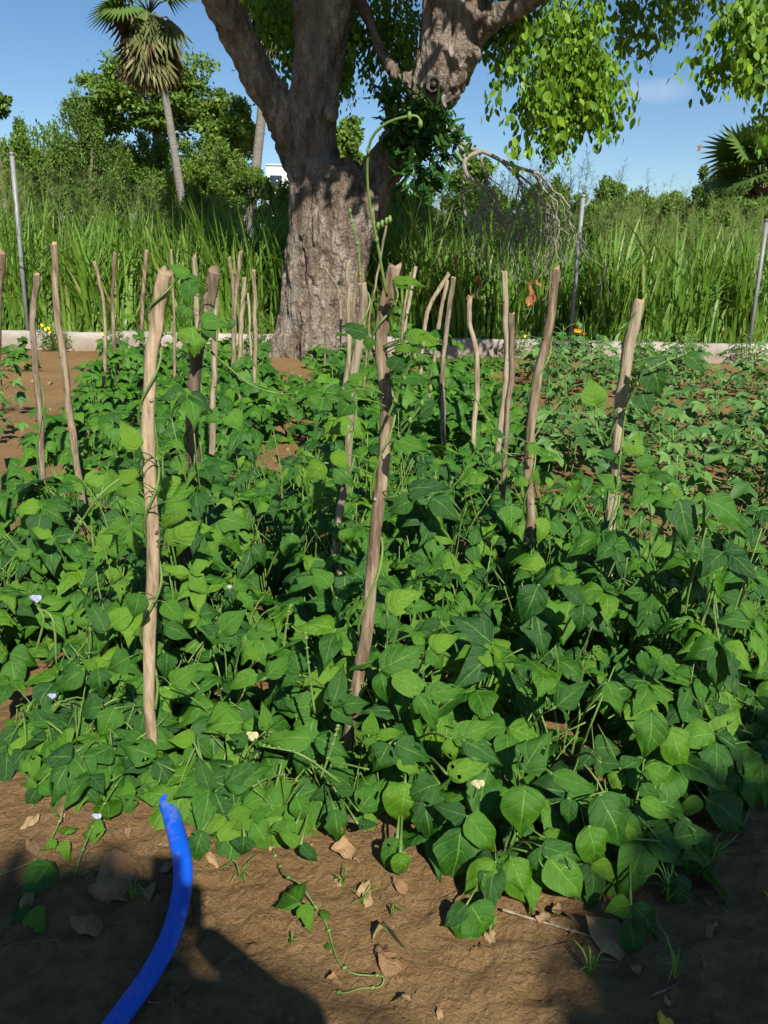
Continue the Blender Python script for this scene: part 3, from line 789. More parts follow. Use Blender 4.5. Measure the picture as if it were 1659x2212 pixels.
# leaflets traced one by one where the photograph shows large ones ------------
Z = []   # (base px, tip px, width factor, young, d or None)
def zs(ox, oy, k, L, d=None, w=1.0, young=False):
    for l in L:
        Z.append(((ox + l[0] * k, oy + l[1] * k), (ox + l[2] * k, oy + l[3] * k), l[4] if len(l) > 4 else w, (l[5] if len(l) > 5 else young), (l[6] if len(l) > 6 else d)))
K = .3472
zs(518, 1152, K, [(870, 850, 1170, 690), (945, 885, 1235, 1045), (880, 865, 935, 1100, .9), (1150, 1010, 1405, 955), (575, 1085, 640, 825, 1.1), (635, 1070, 800, 1035, 1.2),
    (575, 1092, 715, 1200, 1.1), (455, 1270, 115, 1285, .8), (470, 1270, 700, 1385), (430, 1320, 330, 1550), (1320, 1280, 1610, 1190, 1.1), (1390, 1290, 1659, 1440, .9),
    (965, 1310, 1225, 1420, 1.1), (930, 1310, 810, 1500, 1.2), (980, 1400, 1155, 1510), (860, 1260, 1020, 1225, 1, True), (800, 1260, 830, 1110, 1.1, True), (800, 1270, 820, 1385, 1.3, True),
    (1300, 1275, 1340, 1450), (330, 0, 280, 175, 1.3), (920, 480, 1135, 330, 1.1), (1020, 450, 1225, 450), (1250, 550, 1090, 590), (1250, 550, 1300, 430), (1180, 710, 1360, 620),
    (1180, 715, 1290, 850, 1.2), (165, 900, 320, 740), (370, 880, 330, 700), (360, 885, 240, 960), (160, 1230, 150, 1050), (600, 400, 620, 515), (570, 330, 440, 210, 1.2),
    (1240, 1560, 1000, 1640), (1290, 1500, 1590, 1400, .9), (1110, 1000, 1250, 1250, .9), (40, 640, 190, 600), (120, 780, 20, 700)])
zs(518, 1613, K, [(1030, 225, 1010, 570, 1.15), (1140, 300, 1215, 690, .8), (980, 570, 890, 785, 1.1), (1000, 660, 1015, 855), (1375, 505, 1310, 985, .75), (1410, 430, 1195, 370, 1.1), (1420, 430, 1640, 690, 1.1),
    (1590, 720, 1375, 935), (1520, 800, 1650, 955, 1.1), (1410, 985, 1255, 1125), (1410, 1000, 1445, 1350, .9), (1435, 985, 1590, 1255), (600, 280, 750, 270), (735, 480, 860, 480, 1.1),
    (590, 390, 630, 660, .9), (380, 610, 505, 720), (370, 610, 240, 520), (350, 480, 160, 530), (80, 460, 220, 670), (740, 400, 900, 210), (350, 310, 430, 490), (1600, 730, 1700, 830)])
zs(1083, 1613, K, [(150, 245, 120, 590, 1.3), (315, 170, 610, 290, .8), (430, 320, 410, 520, 1.1), (610, 300, 790, 668, 1.1), (860, 330, 1090, 462, .9), (900, 130, 1110, 240), (1075, 575, 1335, 525, 1.1),
    (1065, 585, 1055, 865, 1.1), (620, 100, 760, 120, 1.2), (250, 620, 575, 705, .9), (245, 625, 205, 890, .8), (290, 690, 515, 975, 1.2), (60, 700, 195, 1020), (805, 985, 640, 1015, 1.2),
    (805, 1065, 820, 1350, 1.1), (820, 985, 1005, 1215, .9), (1270, 320, 1575, 535, 1.0), (1240, 0, 1430, 290, 1.1), (1430, 20, 1659, 240, 1.2), (1250, 330, 1080, 430, 1.1), (1200, 600, 1380, 820), (1090, 800, 1130, 1050), (880, 230, 1000, 420, 1.0), (540, 500, 640, 820)])
zs(1083, 1152, K, [(940, 1095, 905, 1430, 1.0), (1060, 1210, 1150, 1530), (1340, 1300, 1485, 1085, 1.2), (1000, 765, 885, 700), (985, 770, 1115, 910), (870, 735, 920, 912), (1080, 400, 1330, 565, 1.1),
    (1170, 140, 1470, 475, .9), (1100, 100, 1110, 390, .8), (1100, 530, 1285, 800), (930, 490, 940, 370, 1.2), (930, 495, 970, 640, 1.4), (510, 440, 340, 310), (510, 440, 500, 640, 1.1),
    (515, 430, 625, 350, 1.1), (830, 190, 940, 320, 1.4), (710, 70, 840, 178), (620, 40, 400, 115, .9), (340, 1080, 560, 900, .7), (650, 930, 755, 1155, .8), (130, 1480, 320, 1225), (580, 700, 650, 820, .9), (230, 320, 130, 590, 1.0)])
zs(0, 1152, K, [(870, 280, 925, 500, 1.1), (1010, 570, 795, 625), (1020, 570, 1200, 650), (610, 840, 640, 1050, 1.2), (510, 850, 325, 1000), (600, 840, 500, 780), (285, 1212, 205, 1080, 1.2), (280, 1212, 200, 1370, 1.1),
    (205, 1190, 0, 1290, 1.0), (630, 1080, 460, 1120, 1.2), (710, 1090, 620, 1310, 1.2), (970, 1390, 730, 1290), (970, 1410, 1090, 1595, 1.1), (1185, 250, 955, 205, .6, True), (1185, 245, 1310, 150, 1.3, True),
    (1185, 265, 1315, 385, 1.2, True), (690, 1540, 505, 1540, 1.1), (400, 1440, 165, 1540, .8), (385, 1440, 250, 1625, .8), (380, 1430, 310, 1335, .8), (1370, 610, 1520, 460, 1.1), (1360, 610, 1240, 570), (1365, 612, 1510, 700, 1.2),
    (1540, 1310, 1425, 1240, 1.4), (1400, 1560, 1625, 1430), (1600, 880, 1380, 960), (1010, 690, 830, 780, .7), (1040, 740, 1030, 945, .8), (660, 620, 520, 360, .8), (690, 580, 850, 440)])
zs(0, 1613, K, [(1340, 280, 1420, 520, 1.2), (1300, 270, 1240, 60), (1400, 240, 1650, 110, 1.0), (690, 205, 505, 180, 1.2), (1260, 520, 1180, 780, 1.0), (1560, 455, 1430, 530), (1520, 560, 1500, 705, 1.3), (1570, 460, 1659, 380)])
K4 = .5139
zs(806, 518, K4, [(1280, 1090, 1325, 1295, 1.2, False, 2.45), (1275, 1085, 1180, 1110, 1.2, False, 2.45), (1392, 1085, 1592, 1215, .85, False, 2.4), (1300, 1085, 1240, 1030, 1, False, 2.5), (175, 1080, 335, 1050, 1.0), (235, 1075, 372, 1190, 1.0), (170, 1090, 60, 1130)])
zs(0, 518, .5, [(935, 1215, 830, 1300, 1.4, False, 3.0), (935, 1215, 1050, 1365, 1.0, False, 3.0), (940, 1205, 1085, 1225, 1, False, 3.0), (1300, 1230, 1205, 1360, 1.2, False, 3.0), (360, 1042, 515, 1005, .9, True, 3.2), (355, 1055, 280, 1115, 1, True, 3.2),
    (500, 1250, 400, 1350, 1.1, True, 2.8), (220, 1280, 120, 1235, .8, True, 2.9)])

def hero_leaflet(lf, inv, R0, B, T, wf, young, roll=None):
    ax = T - B; L = ax.length
    view = (Vector((0, 0, CAMH)) - B).normalized()
    nrm = (view * .8 + SUNW * .5 + Vector((0, 0, .3)) + rv(.12)).normalized()
    lst = LY if young else LV
    M_ = frame(ax, nrm, B - R0, L) @ Matrix.Diagonal((wf, 1, 1, 1))
    o = bpy.data.objects.new('leaflet', lst[rng.integers(len(lst))]); C.objects.link(o)
    o.parent = lf; o.matrix_basis = inv @ M_
    return o
groups = []
for z in Z:
    for g in groups:
        if math.hypot(g[0][0][0] - z[0][0], g[0][0][1] - z[0][1]) < 9 and len(g) < 3: g.append(z); break
    else: groups.append([z])
for g in groups:
    bx, by = g[0][0]; d = g[0][4]
    pb = W(bx, by, d) if d else canopy_hit(bx, by)
    pb = pb + (Vector((0, 0, CAMH)) - pb).normalized() * .07
    root = min(near_roots, key=lambda r_: (r_.location.xy - (pb.xy + Vector((0, .18)))).length)
    R0 = Vector(root.location)
    stem_pt = R0 + Vector(((pb.x - R0.x) * .3, (pb.y - R0.y) * .3, max(.03, (pb.z - R0.z) * .55)))
    Mp = frame(pb - stem_pt, Vector((0, 0, 1)), stem_pt - R0, (pb - stem_pt).length)
    lf = link('leaf', PET, root, Mp); inv = Mp.inverted()
    for z in g:
        B = W(z[0][0], z[0][1], pb.y); Lpx = math.hypot(z[1][0] - z[0][0], z[1][1] - z[0][1])
        dn = (z[1][1] - z[0][1]) / (Lpx + 1e-6)                        # +1 hangs down, -1 points away
        dd = pb.y + (-.35 * dn if dn < 0 else -.25 * dn) * Lpx * mpp(pb.y)
        T = W(z[1][0], z[1][1], dd)
        hero_leaflet(lf, inv, R0, B, T, z[2] * .95, z[3])

# ------------------------------------------------------------------ climbing vines on the stakes
def climber(key, label, leaves, turns, ph0=0.0, s0=.15, s1=.97, extra=None):
    P, r = ST[key]
    d = P[0][1]
    root = empty('climbing_bean', P[0], label, 'bean vine', 'bean vines winding up the stakes')
    R0 = Vector(P[0])
    n_ = 90; s = np.linspace(s0, s1, n_)
    idx = s * (len(P) - 1); i0 = idx.astype(int).clip(0, len(P) - 2); f = (idx - i0)[:, None]
    C0 = P[i0] * (1 - f) + P[i0 + 1] * f; rr = (r[i0] + .006) * (1 + .25 * np.abs(fbm(s * 9, s * 0 + d, o=2)))
    th = ph0 + turns * 2 * np.pi * s
    H = C0 + np.stack([np.cos(th) * rr, np.sin(th) * rr, 0 * s], -1)
    mb = MB(); mb.add(*tube(H - np.array(P[0]), np.linspace(.0045, .0028, n_), 6)); 
    for e in (extra or []):
        E = smooth_path([list(W(px, py, dd) - R0) for (px, py, dd) in e], 26)
        mb.add(*tube(E, np.linspace(.0042, .0026, 26), 6))
        for q in (6, 13, 20, 25):                                     # swollen nodes with stipules
            c = E[q]; mb.add(*tube([c - [0, 0, .009], c, c + [0, 0, .009]], [.003, .0062, .003], 6))
    mb.build('vine', M_STEM, root)
    for L in leaves:
        bx, by, tx, ty = L[:4]; wf = L[4] if len(L) > 4 else 1; yg = L[5] if len(L) > 5 else False; dd = L[6] if len(L) > 6 else d - .10
        B = W(bx, by, dd)
        T = W(tx, ty, dd - .25 * (ty - by) * mpp(dd) * (1 if ty > by else .6))
        k = int(np.argmin(np.abs(H[:, 2] - (B.z - .05)))); sp_ = Vector(H[k])
        if len(L) > 7: sp_ = B + Vector((rng.normal(0, .02), .05, -.05))
        Mp = frame(B - sp_, Vector((0, 0, 1)), sp_ - R0, max(.02, (B - sp_).length))
        lf = link('leaf', PET, root, Mp)
        hero_leaflet(lf, Mp.inverted(), R0, B, T, wf * 1.1, yg)
    return root
climber('A', 'bean vine twining round the pale left stake with pale green leaves low down',
        [(290, 1040, 255, 1010, 1.2, True), (300, 1045, 240, 1070, 1, True), (365, 1180, 395, 1100, .8, True), (375, 1170, 430, 1120, 1.2, True), (390, 1080, 350, 1150, .9, True), (295, 975, 262, 900, 1, True), (300, 990, 300, 960, 1.0, False),
         (300, 1280, 290, 1340, 1.2), (355, 1300, 395, 1350, 1.1), (280, 1420, 220, 1450, 1.0), (370, 1480, 420, 1440, 1.0)], 5.0, 1.0,
        extra=[[(312, 1040, 2.0), (270, 1030, 1.95), (215, 1070, 1.9), (180, 1120, 1.9), (150, 1170, 1.9)]])
climber('B', 'bean vine on the dark flared stake with big bright leaves around its top',
        [(404, 632, 400, 578, .9), (404, 608, 440, 606, 1.1, False), (408, 598, 360, 566, .9), (410, 605, 404, 660, 1.3), (408, 660, 380, 702, 1.2), (415, 705, 418, 772, 1.35), (432, 690, 495, 696, .9), (440, 700, 470, 735, 1.0),
         (480, 880, 508, 905, 1.2), (490, 885, 480, 852, 1.3), (490, 888, 528, 930, 1.2), (488, 888, 440, 915, 1.1), (405, 1000, 355, 1010, 1.2), (435, 1002, 490, 1045, 1.2), (430, 1000, 440, 1060, 1.2), (350, 1060, 395, 1020, 1.0, True)], 3.0, 2.0,
        extra=[[(456, 760, 2.85), (490, 790, 2.8), (540, 830, 2.8), (600, 850, 2.8), (640, 850, 2.85)]])
climber('Q', 'bean vine spiralling up the central stake, its long tip arching high over the tree trunk',
        [(848, 605, 925, 606, .55, True), (848, 610, 900, 625, .5, True), (795, 722, 730, 702, .9), (800, 728, 795, 760, 1.3), (845, 800, 870, 760, 1.2), (850, 815, 935, 812, .6), (880, 735, 935, 710, 1.0, True), (900, 730, 960, 745, .8, True), (880, 745, 850, 760, 1.0, True), (890, 740, 900, 765, 1, True),
         (850, 950, 925, 975, .9), (900, 900, 945, 860, 1.1), (880, 1060, 975, 1050, .8), (930, 1075, 1000, 1125, 1.0), (890, 1080, 840, 1110, 1.0), (770, 840, 720, 850, 1.2, False), (760, 860, 730, 905, 1.2, False), (755, 830, 790, 800, .9, True),
         (700, 1000, 660, 1040, 1.2), (715, 980, 760, 1010, 1.0)], 4.3, .5,
        extra=[[(836, 640, 2.02), (828, 600, 2.0), (816, 530, 1.98), (800, 450, 1.95), (793, 375, 1.93), (800, 305, 1.9), (832, 268, 1.88), (878, 252, 1.86), (902, 252, 1.86), (908, 268, 1.86)],
               [(810, 492, 1.97), (825, 484, 1.96), (842, 474, 1.95)],
               [(845, 965, 2.0), (870, 930, 1.95), (900, 890, 1.92), (930, 840, 1.9)], [(838, 900, 2.0), (860, 850, 1.98), (885, 790, 1.95), (915, 745, 1.92)]])
climber('P', 'bean vine reaching past the swollen blunt stake with a thin upright tip',
        [(740, 1140, 760, 1180, 1, True), (745, 1240, 740, 1330, 1.2), (705, 1215, 670, 1270, 1.3), (690, 860, 650, 870, 1.0), (760, 910, 700, 930, 1.1), (720, 1010, 770, 1050, 1.2)], 3.2, .3,
        extra=[[(782, 660, 2.85), (778, 590, 2.85), (773, 530, 2.84), (762, 485, 2.84), (756, 456, 2.84)]])
climber('X', 'bean vine on the straight grey stake with a bright cluster of new leaves',
        [(1140, 960, 1170, 985, 1.2, True), (1140, 1035, 1110, 1050, 1.2, True), (1150, 1040, 1165, 1010, 1, True), (1090, 980, 1060, 1000, 1.1), (1105, 1090, 1100, 1155, 1.2), (1150, 1180, 1190, 1210, 1.0), (1085, 945, 1060, 925, 1), (1130, 1180, 1090, 1230, 1.0)], 3.4, 2.2,
        extra=[[(1088, 975, 3.2), (1115, 985, 3.2), (1150, 950, 3.2), (1180, 900, 3.25), (1210, 870, 3.3)], [(1020, 850, 3.2), (1050, 900, 3.2), (1088, 975, 3.2)]])
climber('Y', 'bean vine on the rightmost thick stake with big leaves held up on long stalks',
        [(1395, 782, 1448, 852, 1.25), (1390, 790, 1380, 780, 1.5), (1385, 850, 1400, 895, 1.7), (1480, 768, 1535, 800, .8), (1285, 878, 1275, 812, 1.1, True), (1290, 876, 1310, 850, 1, True), (1330, 985, 1290, 975, 1.1), (1335, 985, 1350, 1010, 1.0),
         (1370, 1000, 1430, 985, 1.0), (1360, 985, 1390, 935, 1.2, True), (1340, 1060, 1290, 1020, 1.0), (1310, 1160, 1240, 1180, .9), (1320, 1160, 1390, 1215, 1.0), (1300, 1170, 1330, 1230, 1.1)], 2.6, 1.2,
        extra=[[(1303, 962, 3.0), (1290, 930, 3.0), (1284, 880, 3.0)], [(1310, 1160, 2.9), (1330, 1070, 2.9), (1350, 900, 2.9), (1372, 840, 2.88), (1395, 790, 2.85)], [(1310, 1160, 2.85), (1280, 1130, 2.85), (1258, 1085, 2.85), (1240, 1065, 2.85)],
               [(1310, 1160, 2.85), (1360, 1120, 2.8), (1400, 1070, 2.8)], [(1310, 1160, 2.85), (1305, 1100, 2.8), (1300, 1060, 2.8)], [(1400, 800, 2.85), (1440, 780, 2.85), (1480, 765, 2.85)]])
climber('C', 'bean vine on the crooked thin stake, with a few small leaves', [(95, 1060, 60, 1040, 1.2), (95, 1060, 120, 1050, 1.0), (90, 1050, 95, 1110, 1.0), (30, 1045, 5, 1045, .8), (120, 1100, 160, 1095, 1, True)], 2.0, 1.0, s0=.1, s1=.6)
climber('M', 'slender vine on the pale rounded stake left of the tree', [(520, 780, 500, 810, 1.2), (515, 800, 545, 830, 1.2), (505, 690, 490, 715, 1.1), (495, 830, 510, 870, 1.1)], 3.0, 1.0)

# ------------------------------------------------------------------ beans further back (copies of a few plants)
def small_plant_meshes(seed, h, r, n_leaf, size, m):
    r_ = np.random.default_rng(seed)
    mb = MB(); sb = MB()
    for q in range(n_leaf):
        ph = r_.uniform(0, 6.283); el = math.asin(r_.uniform(.05, 1)); k = r_.uniform(.55, 1.1)
        o = np.array([math.cos(ph) * math.cos(el), math.sin(ph) * math.cos(el), math.sin(el)])
        p = np.array([o[0] * r * k, o[1] * r * k, max(.05, o[2] * h * k)])
        nrm = Vector(tuple(o * .5 + np.array(SUNW) * .8 + [0, 0, .5] + r_.normal(0, .3, 3))).normalized()
        ax = Vector((o[0], o[1] - .3, -.25))
        a = (ax - nrm * ax.dot(nrm)).normalized()
        if q % 5 == 0:
            sb.add(*tube(smooth_path([(0, 0, -.02), (p[0] * .4, p[1] * .4, p[2] * .7), tuple(p)], 5), .004, 4, cap=False))
        tn = r_.random()
        for ang in (0, 1.35, -1.35):
            V, F, uv = leaflet_mesh('', m, int(r_.integers(1 << 30)), wid=.42, nu=2, nv=5, lobes=.3 * (q % 4 == 0))
            s = size * r_.uniform(.75, 1.1)
            d_ = Matrix.Rotation(ang + r_.normal(0, .15), 3, nrm) @ a
            Mx = np.array(frame(d_, nrm + Vector(tuple(r_.normal(0, .15, 3))), tuple(p), s))
            mb.add(V @ Mx[:3, :3].T + Mx[:3, 3], F, uv, (tn + r_.normal(0, .12)) % 1)
    return mb.mesh('foliage', m), sb.mesh('stem', M_STEM)
PROTO = [small_plant_meshes(50 + q, .40 + .05 * (q % 3), .30, 26, .115, M_MID) for q in range(7)]
PROTO_SM = [small_plant_meshes(80 + q, .25 + .05 * (q % 2), .26, 30, .085, M_MID) for q in range(4)]
def copy_plant(protos, x, y, s, name, label, cat, group):
    f, st = protos[rng.integers(len(protos))]
    root = empty(name, (x, y, gz1(x, y)), label, cat, group)
    root.rotation_euler = (0, 0, rng.normal(0, .5)); root.scale = (s, s, s * rng.uniform(.85, 1.2))
    link('foliage', f, root); link('stem', st, root)
    return root
mc = 0
yy = 4.5
while yy < 12.6:
    step = .40 + yy * .012
    xx = -yy * .62
    while xx < yy * .5:
        x = xx + rng.normal(0, .09); y = yy + rng.normal(0, .09)
        pxx = CX + x / (y * math.cos(PITCH) + CAMH * math.sin(PITCH)) * FPX
        ok = not bare(x, y)
        if pxx < 175 + (y - 5) * 8 or pxx > 1130 - (y - 5) * 6: ok = False
        if y < 5.3 and (-.40 * y < x < .30 * y): ok = False
        if y < 5.2 and pxx < 230: ok = False
        # earth round the foot of the tree and a path before the wall on the left
        if y > 10.2 and pxx < 300: ok = False
        if y > 9.6 and 560 < pxx < 660: ok = False
        if 9.5 < y < 12 and rng.random() < .25: ok = False
        if ok and mc < 300:
            if pxx < 560: lb, gp = 'bean plant in the middle distance between the bare soil and the tree', 'bean plants in the middle left bed'
            elif y > 8: lb, gp = 'small leaved bean plant in the far bed before the tree foot', 'small bean plants before the tree foot'
            else: lb, gp = 'bean plant in the middle distance behind the central stake', 'bean plants in the middle bed'
            lb, gp = mid_label(x, y, 'bean plant', 'leafy' if y < 8 else 'small')
            copy_plant(PROTO if (y < 8 or pxx < 560) else PROTO_SM, x, y, rng.uniform(.8, 1.15), 'bean_plant', lb, 'bean plant', gp); mc += 1
        xx += step
    yy += step * .85
print('mid plants', mc)
COLS = [small_plant_meshes(150 + q, .85 + .12 * q, .17, 24, .12, M_MID) for q in range(4)]
for (px, py, s_, lb) in [(722, 1010, 1.0, 'leafy bean column on the straight brown stake right of the trunk'), (750, 900, .9, 'leafy bean column behind the swollen blunt stake'), (733, 1400, 1.05, 'dark leafy bean column up the swollen blunt stake'),
        (905, 860, .7, 'leafy bean on the curved pale branch stake'), (925, 930, .95, 'leafy bean on the straight pale stake behind the curved one'), (962, 1030, .95, 'leafy bean on the dark brown straight stake'),
        (1000, 1100, .5, 'leafy bean left of the yellowish wavy stake'), (1058, 1120, .5, 'leafy bean on the tall grey stake of the close pair'), (1090, 1290, .5, 'leafy bean on the shorter reddish stake'),
        (434, 900, .9, 'leafy bean on the blunt stake left of the tree'), (500, 890, .8, 'leafy bean on the forked looking stake'), (516, 985, .8, 'leafy bean on the pale smooth rounded stake'),
        (252, 885, .9, 'leafy bean on the slim wavy grey stake'), (303, 860, .9, 'leafy bean on the slender stake left of the pale one'), (212, 960, .9, 'leafy bean on the short slanting stake beside the soil'),
        (866, 830, .8, 'leafy bean on the slanting thin stake by the tree'), (385, 1390, .6, 'leafy bean round the foot of the dark flared stake'), (1150, 1350, .5, 'leafy bean round the foot of the straight grey stake'),
        (1320, 1385, .5, 'leafy bean round the foot of the rightmost stake'), (880, 1180, 1.0, 'tall leafy bean just right of the central stake'), (1240, 1480, .8, 'bushy tall bean between the two right hand stakes'), (1420, 1520, .8, 'bushy tall bean right of the rightmost stake')]:
    g = G(px, py)
    if g.y < 4.3:
        near_plant(g.x, g.y, .85 * s_, .17, 22, .115, lb, 'leafy beans climbing the stakes', .15); continue
    r0_ = copy_plant(COLS, g.x, g.y, s_, 'climbing_bean', lb, 'bean vine', 'leafy beans climbing the stakes')
for (px, py, h_, r_, lb) in [(430, 1420, 1.05, .15, 'tall leafy bean column against the dark flared stake'), (700, 1400, 1.0, .15, 'tall leafy bean column left of the central stake'), (770, 1330, .9, .14, 'leafy bean column behind the middle of the central stake'),
        (900, 1330, .95, .16, 'tall leafy bean mound right of the central stake'), (300, 1500, .75, .14, 'leafy bean mound left of the pale thick stake'), (560, 1250, .8, .15, 'leafy bean mound between the dark flared and central stakes'),
        (1300, 1500, .85, .15, 'leafy bean mound below the rightmost stake'), (1480, 1600, .85, .16, 'tall bean mound carrying the two big leaves at the right'), (1180, 1420, .7, .15, 'leafy bean mound right of the straight grey stake foot'), (130, 1330, .6, .18, 'leafy bean mound at the lilac flower')]:
    g = G(px, py); near_plant(g.x, g.y, h_, r_, 26, .118, lb, 'leafy beans climbing the stakes', .18)
# the few on the left: two bean plants near the wall
for (px, py, s) in [(190, 700, 1), (215, 870, .9), (150, 985, 1.0), (130, 1075, 1.0)]:
    g = G(px, py + 60) if py < 800 else G(px, py)
    copy_plant(PROTO, g.x, min(g.y, 11), s, 'bean_plant', 'bean plant at the edge of the bare soil on the left', 'bean plant', 'bean plants edging the bare soil')
for (x, y) in [(-1.75, 2.9), (-1.95, 3.3), (-2.1, 3.7), (-1.5, 2.65), (1.9, 2.9), (2.15, 3.3)]:
    near_plant(x, y, .48, .26, 14, .115, 'bean plant cut by the ' + ('left' if x < 0 else 'right') + ' edge of the picture in the near bed', 'bean plants at the ' + ('left' if x < 0 else 'right') + ' edge')
for (px, py, lb) in [(40, 1640, 'low bean plant on the left edge soil'), (150, 1700, 'low bean plant at the trailing runner'), (235, 1735, 'low bean plant left of the blue hose end'), (300, 1700, 'low bean plant at the foot of the pale stake'), (450, 1760, 'low bean plant right of the blue hose end'), (560, 1790, 'low bean plant above the grass tuft')]:
    g = G(px, py); near_plant(g.x, g.y + .08, .20, .15, 8, .105, lb, 'low bean plants at the front edge')

# ------------------------------------------------------------------ lobed leaved plants on the right
def lobed_leaf(seed):
    r_ = np.random.default_rng(seed)
    L = []
    for k, (a, l) in enumerate([(-2.2, .5), (-1.15, .85), (0, 1.0), (1.15, .85), (2.2, .5)]):
        a += r_.normal(0, .08); l *= r_.uniform(.9, 1.1)
        L.append((a, l))
    V = [[0, 0, 0]]
    for q, (a, l) in enumerate(L):
        for (da, f, z) in [(-.40, .66, .03), (-.22, .84, -.01), (0, 1.0, -.10), (.22, .84, -.01), (.40, .66, .03)]:
            V.append([math.sin(a + da) * l * f * .62, math.cos(a + da) * l * f * .62, z + r_.normal(0, .02)])
        if q < 4:
            am = (a + L[q + 1][0]) / 2; V.append([math.sin(am) * .36, math.cos(am) * .36, .03])
    V = np.array(V); V[:, 2] -= .25 * (V[:, 0] ** 2 + V[:, 1] ** 2)
    V[:, 1] += .12
    V[0] = [0, 0, 0.02]
    F = np.array([[0, q + 1, q] for q in range(1, len(V) - 1)])
    return V, F
def okra_meshes(seed):
    r_ = np.random.default_rng(seed); mb = MB(); sb = MB()
    h = r_.uniform(.40, .58)
    sb.add(*tube(smooth_path([(0, 0, -.03), (.02, .01, h * .5), (0, 0, h)], 7), np.linspace(.008, .005, 7), 6))
    nl = 20
    for q in range(nl):
        t_ = .15 + .85 * q / nl; ph = q * 2.4 + r_.normal(0, .3); z = h * t_
        l = r_.uniform(.12, .26) * (1.15 - .5 * t_)
        st_ = np.array([0, 0, z]); e = st_ + [math.cos(ph) * l, math.sin(ph) * l, l * .45]
        sb.add(*tube([st_, (st_ + e) / 2 + [0, 0, .02], e], .003, 4, cap=False))
        nrm = Vector((math.cos(ph) * .35, math.sin(ph) * .35, .7)) + SUNW * .6 + Vector(tuple(r_.normal(0, .22, 3)))
        ax = Vector((math.cos(ph), math.sin(ph), -.25))
        V, F = lobed_leaf(int(r_.integers(1 << 30)))
        Mx = np.array(frame(ax, nrm, tuple(e), r_.uniform(.12, .21) * (1.05 - .35 * t_)))
        mb.add(V @ Mx[:3, :3].T + Mx[:3, 3], F, None, r_.random())
    return mb.mesh('foliage', M_OKRA), sb.mesh('stem', M_STEM)
OK = [okra_meshes(400 + q) for q in range(6)]
oc = 0
yy = 3.6
while yy < 12.6:
    step = .50 + .012 * yy
    xx = yy * .15
    while xx < yy * .62:
        x = xx + rng.normal(0, .08); y = yy + rng.normal(0, .08)
        pxx = CX + x / (y * math.cos(PITCH) + CAMH * math.sin(PITCH)) * FPX
        lim = 1140 if y > 5 else 1430
        gap = (math.sin(y * 1.25 + .4) < -.35)
        if pxx > lim and not bare(x, y) and not gap and y < 12.3 and not (y > 10.8 and pxx > 1480):
            lb, gp = mid_label(x, y, 'plant', 'lobed leaved' if y < 8 else 'small lobed leaved'); copy_plant(OK, x, y, rng.uniform(.9, 1.3), 'lobed_leaf_plant', lb, 'vegetable plant', 'lobed leaved ' + gp); oc += 1
        xx += step
    yy += step * .8
print('lobed plants', oc)
for (px, py) in [(8, 905), (-30, 960)]:
    g = G(px, py); copy_plant(OK, g.x, g.y, 1.0, 'lobed_leaf_plant', 'lobed leaved plant cut by the left edge beside the bare soil', 'vegetable plant', 'plants at the left edge')

# ------------------------------------------------------------------ flowering weeds by the wall
def weed(px, py, h, r, label, flowers=None, nfl=0, d=None):
    g = G(px, py); 
    if d: g = W(px, py, d); 
    x, y = g.x, (d or min(g.y, WALL_D - .35))
    if not d: x = W(px, py, y).x
    root = empty('marigold_plant', (x, y, gz1(x, y)), label, 'weed', 'feathery marigold plants along the wall')
    mb = MB(); sb = MB()
    for q in range(int(260 * r / .3)):
        ph = rng.uniform(0, 6.28); k = rng.uniform(.2, 1) ** .6; z = rng.uniform(.08, 1) * h
        p = np.array([math.cos(ph) * r * k * math.sin(math.pi * (.15 + .75 * z / h)), math.sin(ph) * r * k * .8, z])
        s = rng.uniform(.03, .06)
        for b in range(3):
            d_ = np.array([math.cos(ph) + rng.normal(0, .6), math.sin(ph) + rng.normal(0, .6), rng.uniform(-.2, 1)]); d_ /= np.linalg.norm(d_)
            sd = np.cross(d_, rng.normal(0, 1, 3)); sd /= np.linalg.norm(sd) + 1e-9
            mb.add([p - sd * .006, p + d_ * s * .5 + sd * .008, p + d_ * s, p + d_ * s * .5 - sd * .008], [[0, 1, 2, 3]], None, rng.random())
    for q in range(6):
        a = rng.uniform(0, 6.28); sb.add(*tube([(0, 0, -.02), (math.cos(a) * r * .4, math.sin(a) * r * .4, h * .85)], .005, 4, cap=False))
    mb.build('foliage', M_BGL, root, False); sb.build('stem', M_STEM, root)
    for q in range(nfl):
        fl = MB(); c = np.array([rng.uniform(-r, r) * .7, -r * .5, h * rng.uniform(.75, 1.08)])
        for a in np.linspace(0, 6.28, 9)[:-1]:
            e = c + np.array([math.cos(a), -.3, math.sin(a)]) * .028
            s_ = np.array([-math.sin(a), 0, math.cos(a)]) * .011
            fl.add([c, e - s_, e + np.array([0, -.01, 0]), e + s_], [[0, 1, 2, 3]])
        fl.build('flower', flowers, root, False)
weed(105, 722, .42, .22, 'feathery green weed against the wall left of the tall left stake', M_YPETAL, 2)
weed(124, 745, .40, .24, 'feathery weed with yellow flower at the foot of the wall on the left', M_YPETAL, 3)
weed(250, 745, .4, .22, 'small feathery weed at the wall behind the slim wavy stake', M_YPETAL, 1)
weed(562, 735, .62, .26, 'feathery green weed just left of the tree foot')
weed(1238, 785, .48, .24, 'marigold weed with orange flowers at the foot of the grey steel post', M_ORANGE, 4)
weed(1388, 785, .40, .20, 'round feathery weed by the wall behind the rightmost stake')
weed(1500, 790, .30, .20, 'low feathery weed on the soil before the wall, far right')
weed(1615, 785, .52, .24, 'feathery weed at the foot of the right edge steel post')
weed(1115, 780, .45, .22, 'feathery weed by the wall behind the close pair of stakes', M_YPETAL, 1)
weed(700, 760, .5, .2, 'pale green weed climbing the foot of the tree')

